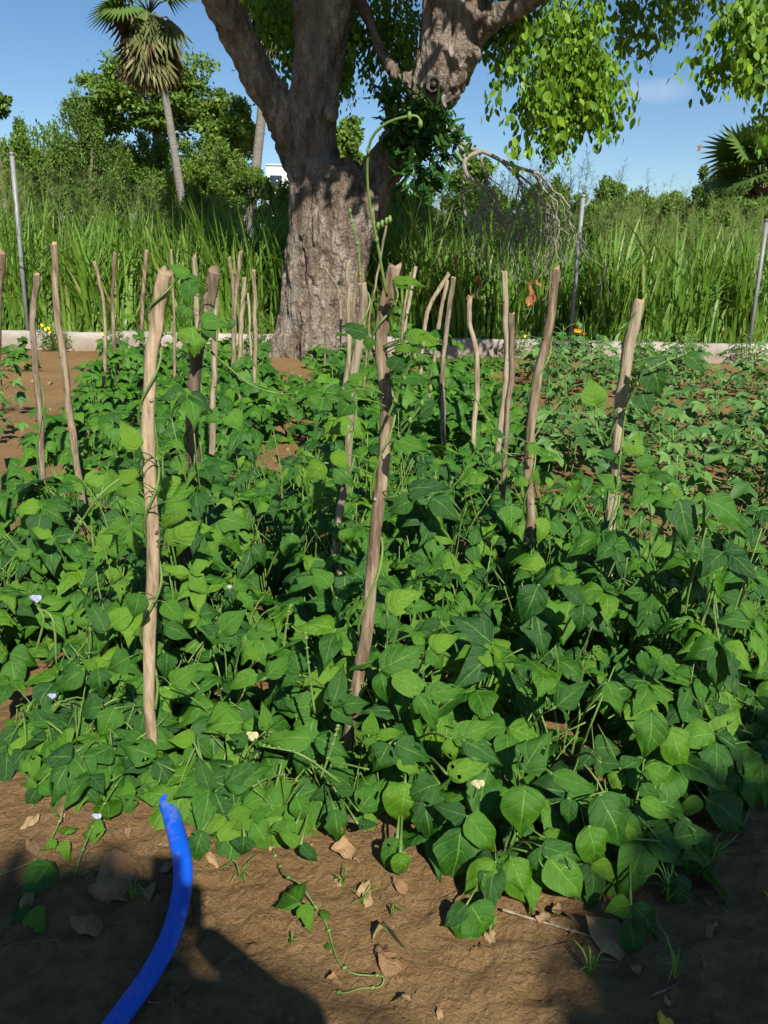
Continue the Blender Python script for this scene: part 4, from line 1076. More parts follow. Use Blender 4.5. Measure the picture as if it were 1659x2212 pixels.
# ------------------------------------------------------------------ the big tree
TD = 13.55
def tpath(pts, d0=TD):
    """pts: (px, py, width px, d offset)"""
    P = []
    for p in pts:
        q = W(p[0], p[1], d0 + (p[3] if len(p) > 3 else 0)); dep = q.y * math.cos(PITCH) + (CAMH - q.z) * math.sin(PITCH)
        P.append(list(q) + [p[2] / 2 * dep / FPX * .97])
    return smooth_path(P, max(12, len(pts) * 9))
bones = [
    [(690, 850, 270), (688, 800, 250), (690, 750, 222), (694, 690, 192), (702, 600, 186), (714, 520, 190), (718, 455, 192), (712, 405, 175), (700, 360, 130)],
    [(690, 470, 130), (682, 390, 124), (673, 300, 112), (680, 200, 104), (692, 100, 110), (704, 0, 126, -.1), (722, -100, 110, -.2), (742, -260, 90, -.5), (735, -420, 60, -.8)],
    [(745, 540, 110), (780, 465, 104), (816, 392, 90), (862, 315, 86, -.1), (912, 240, 98, -.2), (948, 165, 128, -.3), (970, 100, 140, -.3), (980, 30, 142, -.3), (986, -60, 138, -.3), (1000, -180, 110, -.4), (1040, -330, 80, -.5)],
    [(660, 400, 60, .2), (632, 340, 62, .2), (612, 280, 68, .1), (590, 220, 76), (553, 145, 78), (508, 60, 78, -.2), (465, -20, 74, -.4), (400, -110, 60, -.8), (320, -220, 45, -1.2)],
    [(1000, 90, 70, -.3), (1050, 50, 58, -.5), (1115, 18, 46, -.8), (1200, -30, 38, -1.2), (1330, -80, 30, -1.8), (1500, -130, 22, -2.4)],
    [(895, 178, 34, -.2), (852, 158, 26, 0), (828, 118, 22, .1), (806, 65, 20, .2), (775, 0, 22, .2), (745, -50, 26, .1)],
    [(705, 0, 60), (735, -40, 55, .3), (790, -90, 44, .6), (850, -200, 30, 1)],
    [(625, 800, 30, -.3), (600, 790, 44, -.3), (635, 745, 60, -.25), (665, 690, 60, -.2)],
    [(800, 800, 30, -.2), (770, 785, 50, -.3), (755, 730, 70, -.2), (748, 640, 70, -.1)],
    [(690, 800, 60, -.75), (680, 745, 60, -.62), (684, 680, 50, -.5)],
    [(1012, 135, 20, -.6), (1022, 120, 48, -.6), (1018, 104, 44, -.6), (1008, 90, 20, -.6)],
    [(926, 196, 20, -.7), (937, 182, 42, -.78), (937, 180, 36, -.86)],
    [(712, 268, 30, -.1), (716, 250, 26, -.35), (714, 240, 18, -.5)],
]
mb = MB()
for b in bones:
    Q = tpath(b); mb.add(*tube(Q[:, :3], Q[:, 3], 20))
raw = link('raw', mb.mesh('raw', M_BARK))
rm = raw.modifiers.new('r', 'REMESH'); rm.mode = 'VOXEL'; rm.voxel_size = .030
sm = raw.modifiers.new('s', 'SMOOTH'); sm.factor = .6; sm.iterations = 10
dg = bpy.context.evaluated_depsgraph_get(); dg.update()
me = bpy.data.meshes.new_from_object(raw.evaluated_get(dg))
bpy.data.objects.remove(raw)
nV = len(me.vertices); co = np.zeros(nV * 3, np.float32); me.vertices.foreach_get('co', co); co = co.reshape(-1, 3).astype(float)
no = np.zeros(nV * 3, np.float32); me.vertices.foreach_get('normal', no); no = no.reshape(-1, 3).astype(float)
disp = .085 * fbm(co[:, 0] * 2.6, co[:, 1] * 2.6, co[:, 2] * .7, 3, 70) + .060 * fbm(co[:, 0] * 8, co[:, 1] * 8, co[:, 2] * 3.4, 4, 75)
rdg = np.abs(fbm(co[:, 0] * 5, co[:, 1] * 5, co[:, 2] * 1.3, 3, 79)); disp -= .075 * np.exp(-(rdg / .08) ** 2) * np.clip(1.3 - co[:, 2] * .2, .3, 1); disp += .022 * fbm(co[:, 0] * 17, co[:, 1] * 17, co[:, 2] * 9, 2, 99)
# knot hole
hc = np.array(W(937, 180, TD - 1.0)); dist = np.linalg.norm((co - hc)[:, [0, 2]], axis=1)
frontm = (co[:, 1] < TD - .5)
disp += np.where(frontm, -.20 * np.exp(-(dist / .055) ** 2) + .05 * np.exp(-((dist - .13) / .05) ** 2), 0)
sl = np.array(W(983, 50, TD - 1)); dx = (co - sl)[:, 0] ; dz = (co - sl)[:, 2]
disp += np.where(frontm, -.16 * np.exp(-(dx / .045) ** 2 - (dz / .42) ** 2), 0)
base_z = np.clip((.55 - co[:, 2]) / .55, 0, 1); ang = np.arctan2(co[:, 1] - TD, co[:, 0] - W(690, 800, TD).x)
disp += base_z * .10 * np.sin(ang * 7 + 1)
co += no * disp[:, None]
me.vertices.foreach_set('co', co.astype(np.float32).ravel())
me.materials.clear(); me.materials.append(M_BARK)
me.polygons.foreach_set('use_smooth', np.ones(len(me.polygons), bool)); me.update()
tb = Vector((W(690, 800, TD).x, TD, 0))
me.transform(Matrix.Translation(-tb))
tree = empty('spreading_tree', tb, 'huge old tree with thick forked trunk and rough brown bark by the wall', 'tree')
link('trunk', me, tree)
print('trunk verts', nV)
def rel(p): return Vector(p) - tb
# black plug standing in for the shade inside the knot hole
mb = MB(); q = W(937, 181, TD - .86); mb.add(*tube([rel(q) + Vector((0, .02, 0)), rel(q) + Vector((0, .10, 0))], .05, 10)); mb.build('knot_hole_shade', M_HAIR, tree)

# hanging sprays of leaves
def simple_leaf(mb, p, d, nrm, L, wid, tint):
    d = d / (np.linalg.norm(d) + 1e-9); s = np.cross(d, nrm); s /= np.linalg.norm(s) + 1e-9; u = np.cross(s, d)
    mid = p + d * L * .45
    V = [p, p + d * L * .18 + s * L * wid * .36 + u * L * .03, mid + s * L * wid * .5 + u * L * .05, p + d * L * .75 + s * L * wid * .33, p + d * L - u * L * .06, p + d * L * .75 - s * L * wid * .33, mid - s * L * wid * .5 + u * L * .05, p + d * L * .18 - s * L * wid * .36 + u * L * .03, mid - u * L * .03]
    mb.add(V, [[q_, (q_ + 1) % 8, 8] for q_ in range(8)], None, tint)
def spray_mesh(seed, length=1.2, nl=44, L=.17, hang=1.0, m=M_TREE):
    r_ = np.random.default_rng(seed); mb = MB(); k = len
    P = [np.zeros(3)]; v = np.array([r_.normal(0, .5), r_.normal(0, .5), .1 - .4 * hang])
    for q in range(8):
        v = v + [r_.normal(0, .15), r_.normal(0, .15), -.35 * hang]; P.append(P[-1] + v / np.linalg.norm(v) * length / 8)
    P = np.array(P); tw = MB()
    mb.add(*tube(P, np.linspace(.012, .003, 9), 4, cap=False), tint=.1)
    for q in range(nl):
        t_ = r_.uniform(.08, 1) * 7.99; i_ = int(t_); p = P[i_] * (1 - t_ + i_) + P[i_ + 1] * (t_ - i_)
        off = r_.normal(0, .11, 3); p = p + off
        d = np.array([r_.normal(0, .42), r_.normal(0, .42), -1.0])
        nrm = np.array([r_.normal(0, .6), -1 + r_.normal(0, .5), .5 + r_.normal(0, .4)])
        simple_leaf(mb, p, d, nrm, L * r_.uniform(.7, 1.15), .60, r_.random())
    return mb.mesh('leafy_twig', m, True)
SPR = [spray_mesh(500 + q) for q in range(9)]
def put_sprays(region, n_, dr, smin=.6, smax=1.0):
    """region: polygon list of px ellipses (cx, cy, rx, ry)"""
    for q in range(n_):
        cx_, cy_, rx_, ry_ = region[rng.integers(len(region))]
        a = rng.uniform(0, 6.28); k = math.sqrt(rng.random())
        px, py = cx_ + rx_ * k * math.cos(a), cy_ + ry_ * k * math.sin(a)
        d = rng.uniform(*dr); s = rng.uniform(smin, smax)
        p = W(px, py, d) - tb
        link('leafy_twig', SPR[rng.integers(len(SPR))], tree, Matrix.Translation(p) @ Matrix.Rotation(rng.uniform(0, 6.28), 4, 'Z') @ Matrix.Scale(s, 4))
# bright curtain right of the trunk
put_sprays([(1215, 20, 70, 40), (1255, 60, 45, 60), (1185, 90, 40, 60), (1275, 90, 28, 60), (1175, 150, 22, 40), (1240, 10, 70, 30), (1285, 140, 18, 30)], 92, (10.3, 11.0), .35, .8)
put_sprays([(1190, 225, 20, 25)], 12, (10.4, 10.8), .35, .5)
put_sprays([(1208, 295, 7, 20)], 6, (10.5, 10.7), .3, .4)
put_sprays([(1295, 140, 18, 25)], 5, (10.4, 10.8), .4, .55)
# the right edge
put_sprays([(1650, -10, 60, 35), (1660, 45, 55, 40), (1615, 10, 25, 40), (1690, 90, 50, 45)], 38, (10.0, 10.8), .5, .8)
# shaded sprays behind and above
put_sprays([(1080, -20, 50, 25), (1130, -10, 60, 30), (1420, -40, 130, 18), (1200, -20, 100, 20), (1095, 40, 18, 30), (1390, 0, 40, 18), (1520, -60, 60, 15)], 56, (13.2, 14.6), .5, .8)
put_sprays([(590, -20, 50, 20), (650, 20, 18, 50), (655, 90, 18, 25), (740, 20, 20, 80), (735, 120, 10, 40), (790, -10, 60, 35), (880, 10, 30, 50), (850, 60, 35, 40), (780, 50, 12, 25)], 120, (13.9, 15.4), .4, .75)

# the crown above the picture, one mass of leaves with gaps
def limb_gap(V, F, tn, off):
    """thins the crown where the photograph shows sun falling through onto the right limb"""
    c = V.reshape(-1, 4, 3).mean(1) + np.array(off); t_ = (c[:, 1] - 13.1) / SUN.y; q = c - np.array(SUN)[None, :] * t_[:, None]
    a, b = W(850, 330, 13.1), W(1085, -60, 13.1); a2, b2 = W(640, 330, 13.1), W(730, -60, 13.1)
    ins = (q[:, 0] > a.x) & (q[:, 0] < b.x) & (q[:, 2] > a.z) & (q[:, 2] < b.z)
    rr_ = np.random.default_rng(3).random(len(c)); keep = ~(ins & (rr_ < .93)) 
    ins2 = (q[:, 0] > a2.x) & (q[:, 0] < b2.x) & (q[:, 2] > a2.z) & (q[:, 2] < b2.z); keep &= ~(ins2 & (rr_ < .35))
    V = V.reshape(-1, 4, 3)[keep].reshape(-1, 3); tn = tn.reshape(-1, 4)[keep].ravel()
    return V, np.arange(len(V)).reshape(-1, 4), tn
def crown_mesh(n_, cen, rad, L, m, name, seed, lobes=14, wid=.5, down=.4, st=(1.1, 1.1, .85)):
    r_ = np.random.default_rng(seed)
    cs = r_.normal(0, 1, (lobes, 3)); cs /= np.linalg.norm(cs, axis=1)[:, None]; cs *= r_.uniform(.30, .92, (lobes, 1))
    lr = r_.uniform(.16, .40, lobes) * min(1.0, (30 / lobes) ** .33)
    k = r_.integers(0, lobes, n_)
    dv = r_.normal(0, 1, (n_, 3)); dv /= np.linalg.norm(dv, axis=1)[:, None]
    rad_ = r_.uniform(.25, 1.0, n_) ** .6 * np.where(r_.random(n_) < .14, r_.uniform(1.0, 1.5, n_), 1)
    rad_ = rad_ * (1 + .55 * fbm(dv[:, 0] * 2.4 + k, dv[:, 1] * 2.4 + k * 3.1, dv[:, 2] * 2.4, 3, 5))
    P = cs[k] + dv * (lr[k] * rad_)[:, None] * list(st)
    P = P * np.array(rad) + np.array(cen)
    tn = (r_.random(lobes)[k] * .35 + r_.random(n_) * .65)
    d = r_.normal(0, 1, (n_, 3)); d[:, 2] -= down; d /= np.linalg.norm(d, axis=1)[:, None]
    nr = dv * .8 + r_.normal(0, .6, (n_, 3)) + [0, 0, .3]
    s = np.cross(d, nr); s /= np.linalg.norm(s, axis=1)[:, None] + 1e-9
    Ls = (L * r_.uniform(.6, 1.3, n_))[:, None]
    V = np.stack([P, P + d * Ls * .5 + s * Ls * wid * .5, P + d * Ls, P + d * Ls * .5 - s * Ls * wid * .5], 1).reshape(-1, 3)
    F = np.arange(n_ * 4).reshape(-1, 4)
    return V, F, np.repeat(tn, 4), cs * np.array(rad) + np.array(cen), lr * np.mean(rad)
V, F, tn, cs_, lr_ = crown_mesh(34000, rel((.6, 12.6, 9.0)), (7.0, 4.9, 3.1), .34, M_TREE, 'crown', 1, lobes=54)
V, F, tn = limb_gap(V, F, tn, tb)
for (px, py, rr_, nn_) in [(560, 150, (1.1, .7, .9), 4200), (500, 40, (1.1, .7, .8), 4000), (620, 270, (.7, .6, .7), 1100), (690, 330, (.6, .5, .4), 500), (640, 60, (.7, .6, .7), 700)]:  # extra unseen leaf clumps, added sunward to shade the left limb and trunk
    c_ = rel(W(px, py, 13.3) + SUN * 5.6)
    V2, F2, t2, _a, _b = crown_mesh(nn_, c_, rr_, .34, M_TREE, 'crown', px, lobes=36)
    F = np.vstack([F, F2 + len(V)]); V = np.vstack([V, V2]); tn = np.concatenate([tn, t2])
o = link('crown', mesh('crown', V, F, M_TREE, np.zeros((len(V), 2)), tn), tree); o['kind'] = 'stuff'
mb = MB()
for q in range(22):
    e = cs_[rng.integers(len(cs_))]; s = np.array(rel(random.choice([W(742, -260, TD - .5), W(1040, -330, TD - .5), W(320, -220, TD - 1.2), W(1500, -130, TD - 2.4)])))
    mb.add(*tube(smooth_path([s, (s + e) / 2 + rng.normal(0, .4, 3), e], 10), np.linspace(.16, .04, 10), 7))
mb.build('upper_branches', M_BRANCH, tree)

# dark green young shoots on the right limb
def shoot_mesh(seed):
    r_ = np.random.default_rng(seed); mb = MB()
    P = smooth_path([(0, 0, 0), (r_.normal(0, .12), r_.normal(0, .1) - .1, .05), (r_.normal(0, .22), -.25, -.12 + r_.normal(0, .1))], 6)
    mb.add(*tube(P, np.linspace(.012, .004, 6), 5, cap=False), tint=.5)
    for q in range(16):
        p = P[r_.integers(1, 6)] + r_.normal(0, .04, 3); d = r_.normal(0, 1, 3) + [0, -.3, -.5]
        simple_leaf(mb, p, d, np.array([r_.normal(0, .4), -.6, .8]), r_.uniform(.16, .26), .36, r_.random())
    return mb.mesh('leafy_shoot', M_SHOOT)
SH = [shoot_mesh(q) for q in range(6)]
for q in range(88):
    cx_, cy_, rx_, ry_ = [(900, 250, 70, 42), (925, 330, 50, 60), (880, 300, 50, 40), (910, 385, 45, 25), (835, 205, 12, 20), (960, 290, 20, 50)][[0, 0, 0, 1, 1, 2, 2, 3, 4, 5][rng.integers(10)]]
    a = rng.uniform(0, 6.28); k = math.sqrt(rng.random()); p = W(cx_ + rx_ * k * math.cos(a), cy_ + ry_ * k * math.sin(a), rng.uniform(12.5, 13.2)) - tb
    link('leafy_shoot', SH[rng.integers(6)], tree, Matrix.Translation(p) @ Matrix.Rotation(rng.uniform(-1.5, 1.5), 4, 'Z') @ Matrix.Scale(rng.uniform(.6, 1.05), 4))

# bare dead branch hanging on the right
mb = MB()
def dpt(px, py, d): return np.array(rel(W(px, py, d)))
def wig(P, amp, seed):
    n_ = len(P); r_ = np.random.default_rng(seed)
    for ax in range(3): P[:, ax] += amp * fbm(np.linspace(0, 8, n_), np.full(n_, seed * 1.7 + ax * 9), o=3, seed=seed) * np.linspace(0, 1, n_)
    return P
main = smooth_path([dpt(955, 200, 13.0), dpt(965, 250, 12.9), dpt(985, 295, 12.8), (dpt(1015, 320, 12.7)), dpt(1050, 330, 12.6), dpt(1085, 348, 12.5), dpt(1120, 362, 12.4), dpt(1165, 376, 12.3)], 40)
mb.add(*tube(main, np.linspace(.042, .022, 40), 9, rough=.3))
second = smooth_path([dpt(1040, 325, 12.6), dpt(1005, 345, 12.5), dpt(1010, 380, 12.45), dpt(1040, 400, 12.4), dpt(1070, 420, 12.4), dpt(1072, 460, 12.35)], 30)
mb.add(*tube(second, np.linspace(.038, .02, 30), 8, rough=.3))
third = smooth_path([dpt(985, 295, 12.8), dpt(1005, 350, 12.7), dpt(1000, 420, 12.6), dpt(1010, 490, 12.5)], 30)
mb.add(*tube(third, np.linspace(.035, .018, 30), 8, rough=.3))
starts = [(main, q) for q in (20, 27, 32, 35, 37, 39, 39)] + [(second, q) for q in (22, 29)] + [(third, q) for q in (18, 29)]
for si, (P0, q) in enumerate(starts):
    s = P0[q]; px_end = 975 + (s[0] - dpt(960, 300, 12.6)[0]) / (dpt(1165, 300, 12.6)[0] - dpt(960, 300, 12.6)[0]) * 200 + rng.uniform(-30, 95)
    e = dpt(px_end, rng.uniform(430, 640), 12.4 + rng.normal(0, .25)); mdl = (s + e) / 2 + [rng.normal(0, .16), rng.normal(0, .1), rng.normal(.10, .1)]
    P1 = wig(smooth_path([s, mdl, e], 22), .34, 600 + si); P1[0] = s
    mb.add(*tube(P1, np.linspace(.021, .005, 22), 6, cap=False))
    for k_ in range(5):
        i_ = rng.integers(4, 21); s2 = P1[i_]; e2 = s2 + [rng.normal(.12, .34), rng.normal(0, .25), -rng.uniform(.2, 1.1)]
        P2 = wig(smooth_path([s2, (s2 + e2) / 2 + rng.normal(0, .08, 3), e2], 12), .12, 700 + si * 9 + k_)
        P2[0] = s2; mb.add(*tube(P2, np.linspace(.009, .0035, 12), 4, cap=False))
        for k3 in range(2):
            s3 = P2[rng.integers(3, 11)]; e3 = s3 + [rng.normal(.02, .14), rng.normal(0, .12), -rng.uniform(.1, .45)]
            mb.add(*tube(wig(smooth_path([s3, (s3 + e3) / 2 + rng.normal(0, .04, 3), e3], 7), .06, k3 + si), .0035, 3, cap=False))
o = mb.build('dead_branch', M_DEAD, tree); o['label'] = 'bare grey dead branch with hanging twigs'
lf = MB()
for (px, py, n_) in [(1146, 640, 8), (1020, 640, 5), (1030, 610, 3), (990, 560, 3), (1150, 610, 4)]:
    for q in range(n_):
        simple_leaf(lf, dpt(px + rng.normal(0, 4), py + rng.normal(0, 9), 12.4), np.array([rng.normal(0, .4), rng.normal(0, .4), -1]), np.array([rng.normal(0, .5), -1, .3]), .13, .5, rng.random())
lf.build('withered_leaves', M_RUST, tree)

# ------------------------------------------------------------------ tall grass behind the wall
def grass_blades(n_tuft, xr, yr, hr, seed, per=28):
    r_ = np.random.default_rng(seed); V = []; T = []
    tx = r_.uniform(*xr, n_tuft); ty = yr[0] + (yr[1] - yr[0]) * r_.random(n_tuft) ** 1.3
    n_ = n_tuft * per; k = np.repeat(np.arange(n_tuft), per)
    bx = tx[k] + r_.normal(0, .10, n_); by = ty[k] + r_.normal(0, .10, n_)
    hm = 1 + .22 * fbm(bx * .45, by * .45, o=2, seed=8)
    H = r_.uniform(*hr, n_) * hm * r_.choice([1, 1, .75, .5], n_)
    ph = r_.uniform(0, 2 * np.pi, n_); lean = r_.uniform(.05, .42, n_) * H; wd = r_.uniform(.014, .038, n_)
    sgm = 7; t_ = np.linspace(0, 1, sgm)
    droop = r_.choice([0, .2, .5, .9], n_) * r_.uniform(.6, 1.2, n_)
    for j, t1 in enumerate(t_):
        out = lean * t1 ** 2.2 * (1 + droop)
        x = bx + np.cos(ph) * out; y = by + np.sin(ph) * out
        z = H * (t1 - droop * .55 * np.clip(t1 - .45, 0, 1) ** 2 * 2.2)
        ww = wd * np.interp(t1, [0, .3, .75, 1], [.5, 1, .75, .05])
        sx, sy = -np.sin(ph + .6) * ww, np.cos(ph + .6) * ww
        V.append(np.stack([np.stack([x - sx, y - sy, z], -1), np.stack([x + sx, y + sy, z], -1)], 1))
    V = np.stack(V, 1).reshape(-1, 3)          # n, sgm, 2
    base = np.arange(n_)[:, None] * sgm * 2 + np.arange(sgm - 1)[None, :] * 2
    F = np.stack([base, base + 1, base + 3, base + 2], -1).reshape(-1, 4)
    T = np.repeat(r_.random(n_) * .94 + (r_.random(n_) < .04) * .06, sgm * 2)
    return V, F, T
V, F, T = grass_blades(1150, (-11, 11), (WALL_D + .32, 19.5), (1.3, 2.7), 11, 22)
tag(link('tall_grass', mesh('tall_grass', V, F, M_GRASS, np.zeros((len(V), 2)), T)), 'tall dense green guinea grass behind the low wall', 'grass', kind='stuff')
V, F, T = grass_blades(240, (-10, 10), (WALL_D + .2, WALL_D + .9), (.3, 1.0), 12, 22)
tag(link('short_grass', mesh('short_grass', V, F, M_GRASS, np.zeros((len(V), 2)), T)), 'shorter grass along the foot of the tall grass', 'grass', kind='stuff')
# seed heads
r_ = np.random.default_rng(5); mb = MB(); VV = []; 
def ribbon(a, b, w_):
    d = b - a; s = np.cross(d, [0, 1, 0]); s = s / (np.linalg.norm(s) + 1e-9) * w_
    return [a - s, a + s, b + s * .5, b - s * .5]
for q in range(1500):
    x, y = r_.uniform(-10.5, 10.5), r_.uniform(14.6, 20)
    h = r_.uniform(2.2, 3.25) * (1 + .10 * math.sin(x * .6)); ln = r_.normal(0, .22, 2)
    P = np.array([[x, y, 1.2], [x + ln[0] * .3, y + ln[1] * .3, h * .75], [x + ln[0], y + ln[1], h]])
    P = smooth_path(P, 6)
    for k_ in range(5): VV.append(ribbon(P[k_], P[k_ + 1], .0035))
    tp = P[-1]; pl = r_.uniform(.3, .5)
    for k_ in range(22):
        z0 = r_.uniform(0, 1); s0 = tp - (P[-1] - P[-2]) / np.linalg.norm(P[-1] - P[-2]) * pl * z0
        ph = r_.uniform(0, 6.28); L_ = pl * (.2 + .45 * z0)
        e = s0 + np.array([math.cos(ph) * L_ * .7, math.sin(ph) * L_ * .7, L_ * r_.uniform(.1, .8)])
        VV.append(ribbon(s0, e, .0022))
VV = np.array(VV).reshape(-1, 3)
tag(link('grass_seed_heads', mesh('grass_seed_heads', VV, np.arange(len(VV)).reshape(-1, 4), M_SEED, np.zeros((len(VV), 2)), np.repeat(r_.random(len(VV) // 4), 4))), 'feathery yellowish seed heads above the tall grass', 'grass', kind='stuff')

# ------------------------------------------------------------------ trees and shrubs beyond
def bg_tree(name, px0, px1, py_top, py_bot, d, m, n_, L, label, cat, group, seed, lobes=16, trunk=True, dr=.8, tall=None, wid=.6, down=.1):
    a, b = W(px0, py_top, d), W(px1, py_top, d); bot = W((px0 + px1) / 2, py_bot, d).z
    cx_ = (a.x + b.x) / 2; rx = (b.x - a.x) / 2; zt = a.z; zc = (zt + bot) / 2; rz = (zt - bot) / 2
    root = empty(name, (cx_, d, 0), label, cat, group)
    V, F, T, cs, lr = crown_mesh(n_, (0, 0, zc), (rx * .95, rx * dr, rz * .95), L, m, 'crown', seed, lobes=lobes, wid=wid if name == 'leafy_tree' else .38, down=down if name == 'leafy_tree' else -.9, st=(1.35, 1.2, .60) if name == 'leafy_tree' else (.62, .8, 1.15))
    V[:, 2] = np.maximum(V[:, 2], .05)
    o = link('crown', mesh('crown', V, F, m, np.zeros((len(V), 2)), T, smooth=False), root)
    if trunk:
        mb = MB(); h0 = max(.5, zc - rz * .55)
        mb.add(*tube(smooth_path([(0, 0, -.2), (.1, 0, h0 * .5), (0, 0, h0 + .3)], 8), np.linspace(.05 * zt * .5, .03 * zt * .5, 8), 8, rough=.2)); mb.build('trunk', M_BRANCH, root)
        mb = MB(); 
        for c_ in cs[:12]: mb.add(*tube(smooth_path([(0, 0, h0), list((np.array([0, 0, h0]) + c_) / 2 + rng.normal(0, .15, 3)), list(c_)], 8), np.linspace(.02 * zt * .5, .008, 8), 5, cap=False))
        mb.build('limbs', M_BRANCH, root)
    return root
GB = 'trees beyond the tall grass'
bg_tree('leafy_tree', 150, 495, 75, 330, 41, M_BG, 16875, 0.226368, 'tall airy tree with layered leafy branches behind the left palm', 'tree', GB, 21, lobes=125, dr=.6)
bg_tree('leafy_tree', 120, 270, 195, 300, 41.5, M_BG, 4875, 0.208438, 'leafy tree with flat spreading boughs below the palm crown on its left', 'tree', GB, 33, lobes=47, dr=.5)
bg_tree('leafy_tree', 420, 560, 180, 390, 40, M_BGL, 9375, 0.227539, 'light green tree between the two palms', 'tree', GB, 23, lobes=66)
bg_tree('dense_tree', -60, 130, 240, 500, 36, M_BG, 16875, 0.159951, 'dense bushy dark tree at the left edge behind the grass', 'tree', GB, 24, lobes=63)
bg_tree('dense_tree', 90, 240, 205, 500, 38, M_BGD, 15937, 0.156777, 'dark pointed bushy tree with fine leaves left of the left palm', 'tree', GB, 25, lobes=58)
bg_tree('dense_tree', 200, 420, 270, 500, 36, M_BG, 18750, 0.169947, 'broad green thicket tree around the foot of the left palm', 'tree', GB, 26, lobes=68)
bg_tree('dense_tree', 380, 560, 285, 500, 35, M_BG, 15000, 0.171836, 'green thicket tree between the palm foot and the second palm', 'tree', GB, 27, lobes=58)
bg_tree('shrub', 500, 588, 350, 450, 24, M_BGL, 8437, 0.1083, 'yellowish green shrub just left of the big trunk', 'shrub', 'shrubs behind the grass', 28, lobes=33)
bg_tree('leafy_tree', 715, 790, 240, 400, 34, M_BGL, 6000, 0.20216, 'small bright green tree seen through the fork of the big tree', 'tree', GB, 29, lobes=47)
bg_tree('leafy_tree', 960, 1065, 320, 440, 30, M_BGL, 7125, 0.17328, 'yellow green tree behind the dead branch', 'tree', GB, 30, lobes=47)
bg_tree('dense_tree', 1130, 1240, 385, 500, 30, M_BG, 6562, 0.15884, 'rounded green tree between the dead branch and the steel post', 'tree', GB, 31, lobes=28)
bg_tree('shrub', 800, 960, 385, 500, 23, M_BG, 12187, 0.1083, 'brownish green shrub right of the big trunk in its shade', 'shrub', 'shrubs behind the grass', 32, lobes=44)
bg_tree('shrub', 930, 1120, 395, 500, 24, M_BGD, 12187, 0.1083, 'dark shrub behind the dead twigs', 'shrub', 'shrubs behind the grass', 34, lobes=44)
bg_tree('shrub', 1090, 1290, 410, 500, 24, M_BG, 12187, 0.1083, 'green shrub behind the steel post', 'shrub', 'shrubs behind the grass', 35, lobes=44)
bg_tree('dense_tree', 1270, 1420, 380, 500, 30, M_BGL, 10312, 0.1444, 'pale green tree crown right of the steel post on the skyline', 'tree', GB, 36, lobes=44)
bg_tree('shrub', 1380, 1540, 405, 500, 26, M_BGL, 11250, 0.11552, 'pale shrub behind the grass left of the right edge trees', 'shrub', 'shrubs behind the grass', 37, lobes=44)
bg_tree('dense_tree', 1490, 1640, 345, 500, 30, M_BGD, 14062, 0.1444, 'dark tree on the skyline at the right, left of the fan palm', 'tree', GB, 38, lobes=49)
bg_tree('dense_tree', 1575, 1760, 280, 500, 31, M_BG, 15000, 0.15884, 'green tree cut by the right edge behind the fan palm', 'tree', GB, 39, lobes=53)
bg_tree('shrub', 1520, 1760, 410, 500, 23, M_BG, 13125, 0.1083, 'brownish green shrub below the fan palm at the right edge', 'shrub', 'shrubs behind the grass', 40, lobes=49)
bg_tree('leafy_tree', -70, 12, 190, 260, 24, M_BGD, 3000, 0.15884, 'dark leafy bough poking in at the left edge', 'tree', GB, 41, lobes=32)
bg_tree('dense_tree', -120, 260, 285, 520, 40, M_BG, 20000, .20, 'broad belt of thicket behind the left steel post', 'tree', GB, 61, lobes=70)
bg_tree('dense_tree', 180, 580, 300, 520, 41, M_BG, 20000, .20, 'broad belt of thicket behind the left palm trunk', 'tree', GB, 62, lobes=70)
bg_tree('dense_tree', 20, 330, 265, 480, 43, M_BGL, 12000, .22, 'light green feathery thicket rising over the belt on the left', 'tree', GB, 63, lobes=50)
bg_tree('shrub', 560, 660, 398, 520, 24, M_BGL, 5000, .13, 'low yellowish shrub below the white building', 'shrub', 'shrubs behind the grass', 64, lobes=24, trunk=False)
for q, (p0, p1) in enumerate([(700, 960), (900, 1180), (1100, 1380), (1300, 1560), (1480, 1800)]):
    bg_tree('shrub', p0, p1, 415, 560, 28 + q % 2, M_BG if q % 2 else M_BGL, 8000, .18, 'bush in the hedge on the skyline right of the big tree', 'shrub', 'hedge bushes on the right', 70 + q, lobes=30, trunk=False, dr=.4)
for q, (p0, p1) in enumerate([(-250, 100), (60, 330), (290, 560), (500, 760), (740, 1000), (960, 1230), (1180, 1450), (1400, 1700), (1620, 1950)]):
    bg_tree('shrub', p0, p1, 420 if q > 3 else 375, 610, 21.5 + (q % 2), M_BG if q % 2 else M_BGL, 9000, .13, 'low bush standing in the back of the tall grass', 'shrub', 'low bushes in the back of the grass', 50 + q, lobes=24, trunk=False, dr=.5)

# distant wooded ground to close the horizon
r_ = np.random.default_rng(77); n_ = 26000
px = r_.uniform(-160, 160, n_); pd = r_.uniform(55, 110, n_)
ht = 4.5 + 2.5 * fbm(px * .07, pd * .07, o=3, seed=90)
P = np.stack([px, pd, ht * r_.random(n_) ** .5], -1)
d_ = r_.normal(0, 1, (n_, 3)); d_ /= np.linalg.norm(d_, axis=1)[:, None]; s_ = np.cross(d_, r_.normal(0, 1, (n_, 3))); s_ /= np.linalg.norm(s_, axis=1)[:, None]
V = np.stack([P, P + d_ * .9 + s_ * .5, P + d_ * 1.7, P + d_ * .9 - s_ * .5], 1).reshape(-1, 3)
tag(link('far_wood', mesh('far_wood', V, np.arange(n_ * 4).reshape(-1, 4), M_BG, np.zeros((n_ * 4, 2)), np.repeat(r_.random(n_), 4), smooth=False)), 'far off belt of woodland on the horizon', 'wood', kind='stuff')

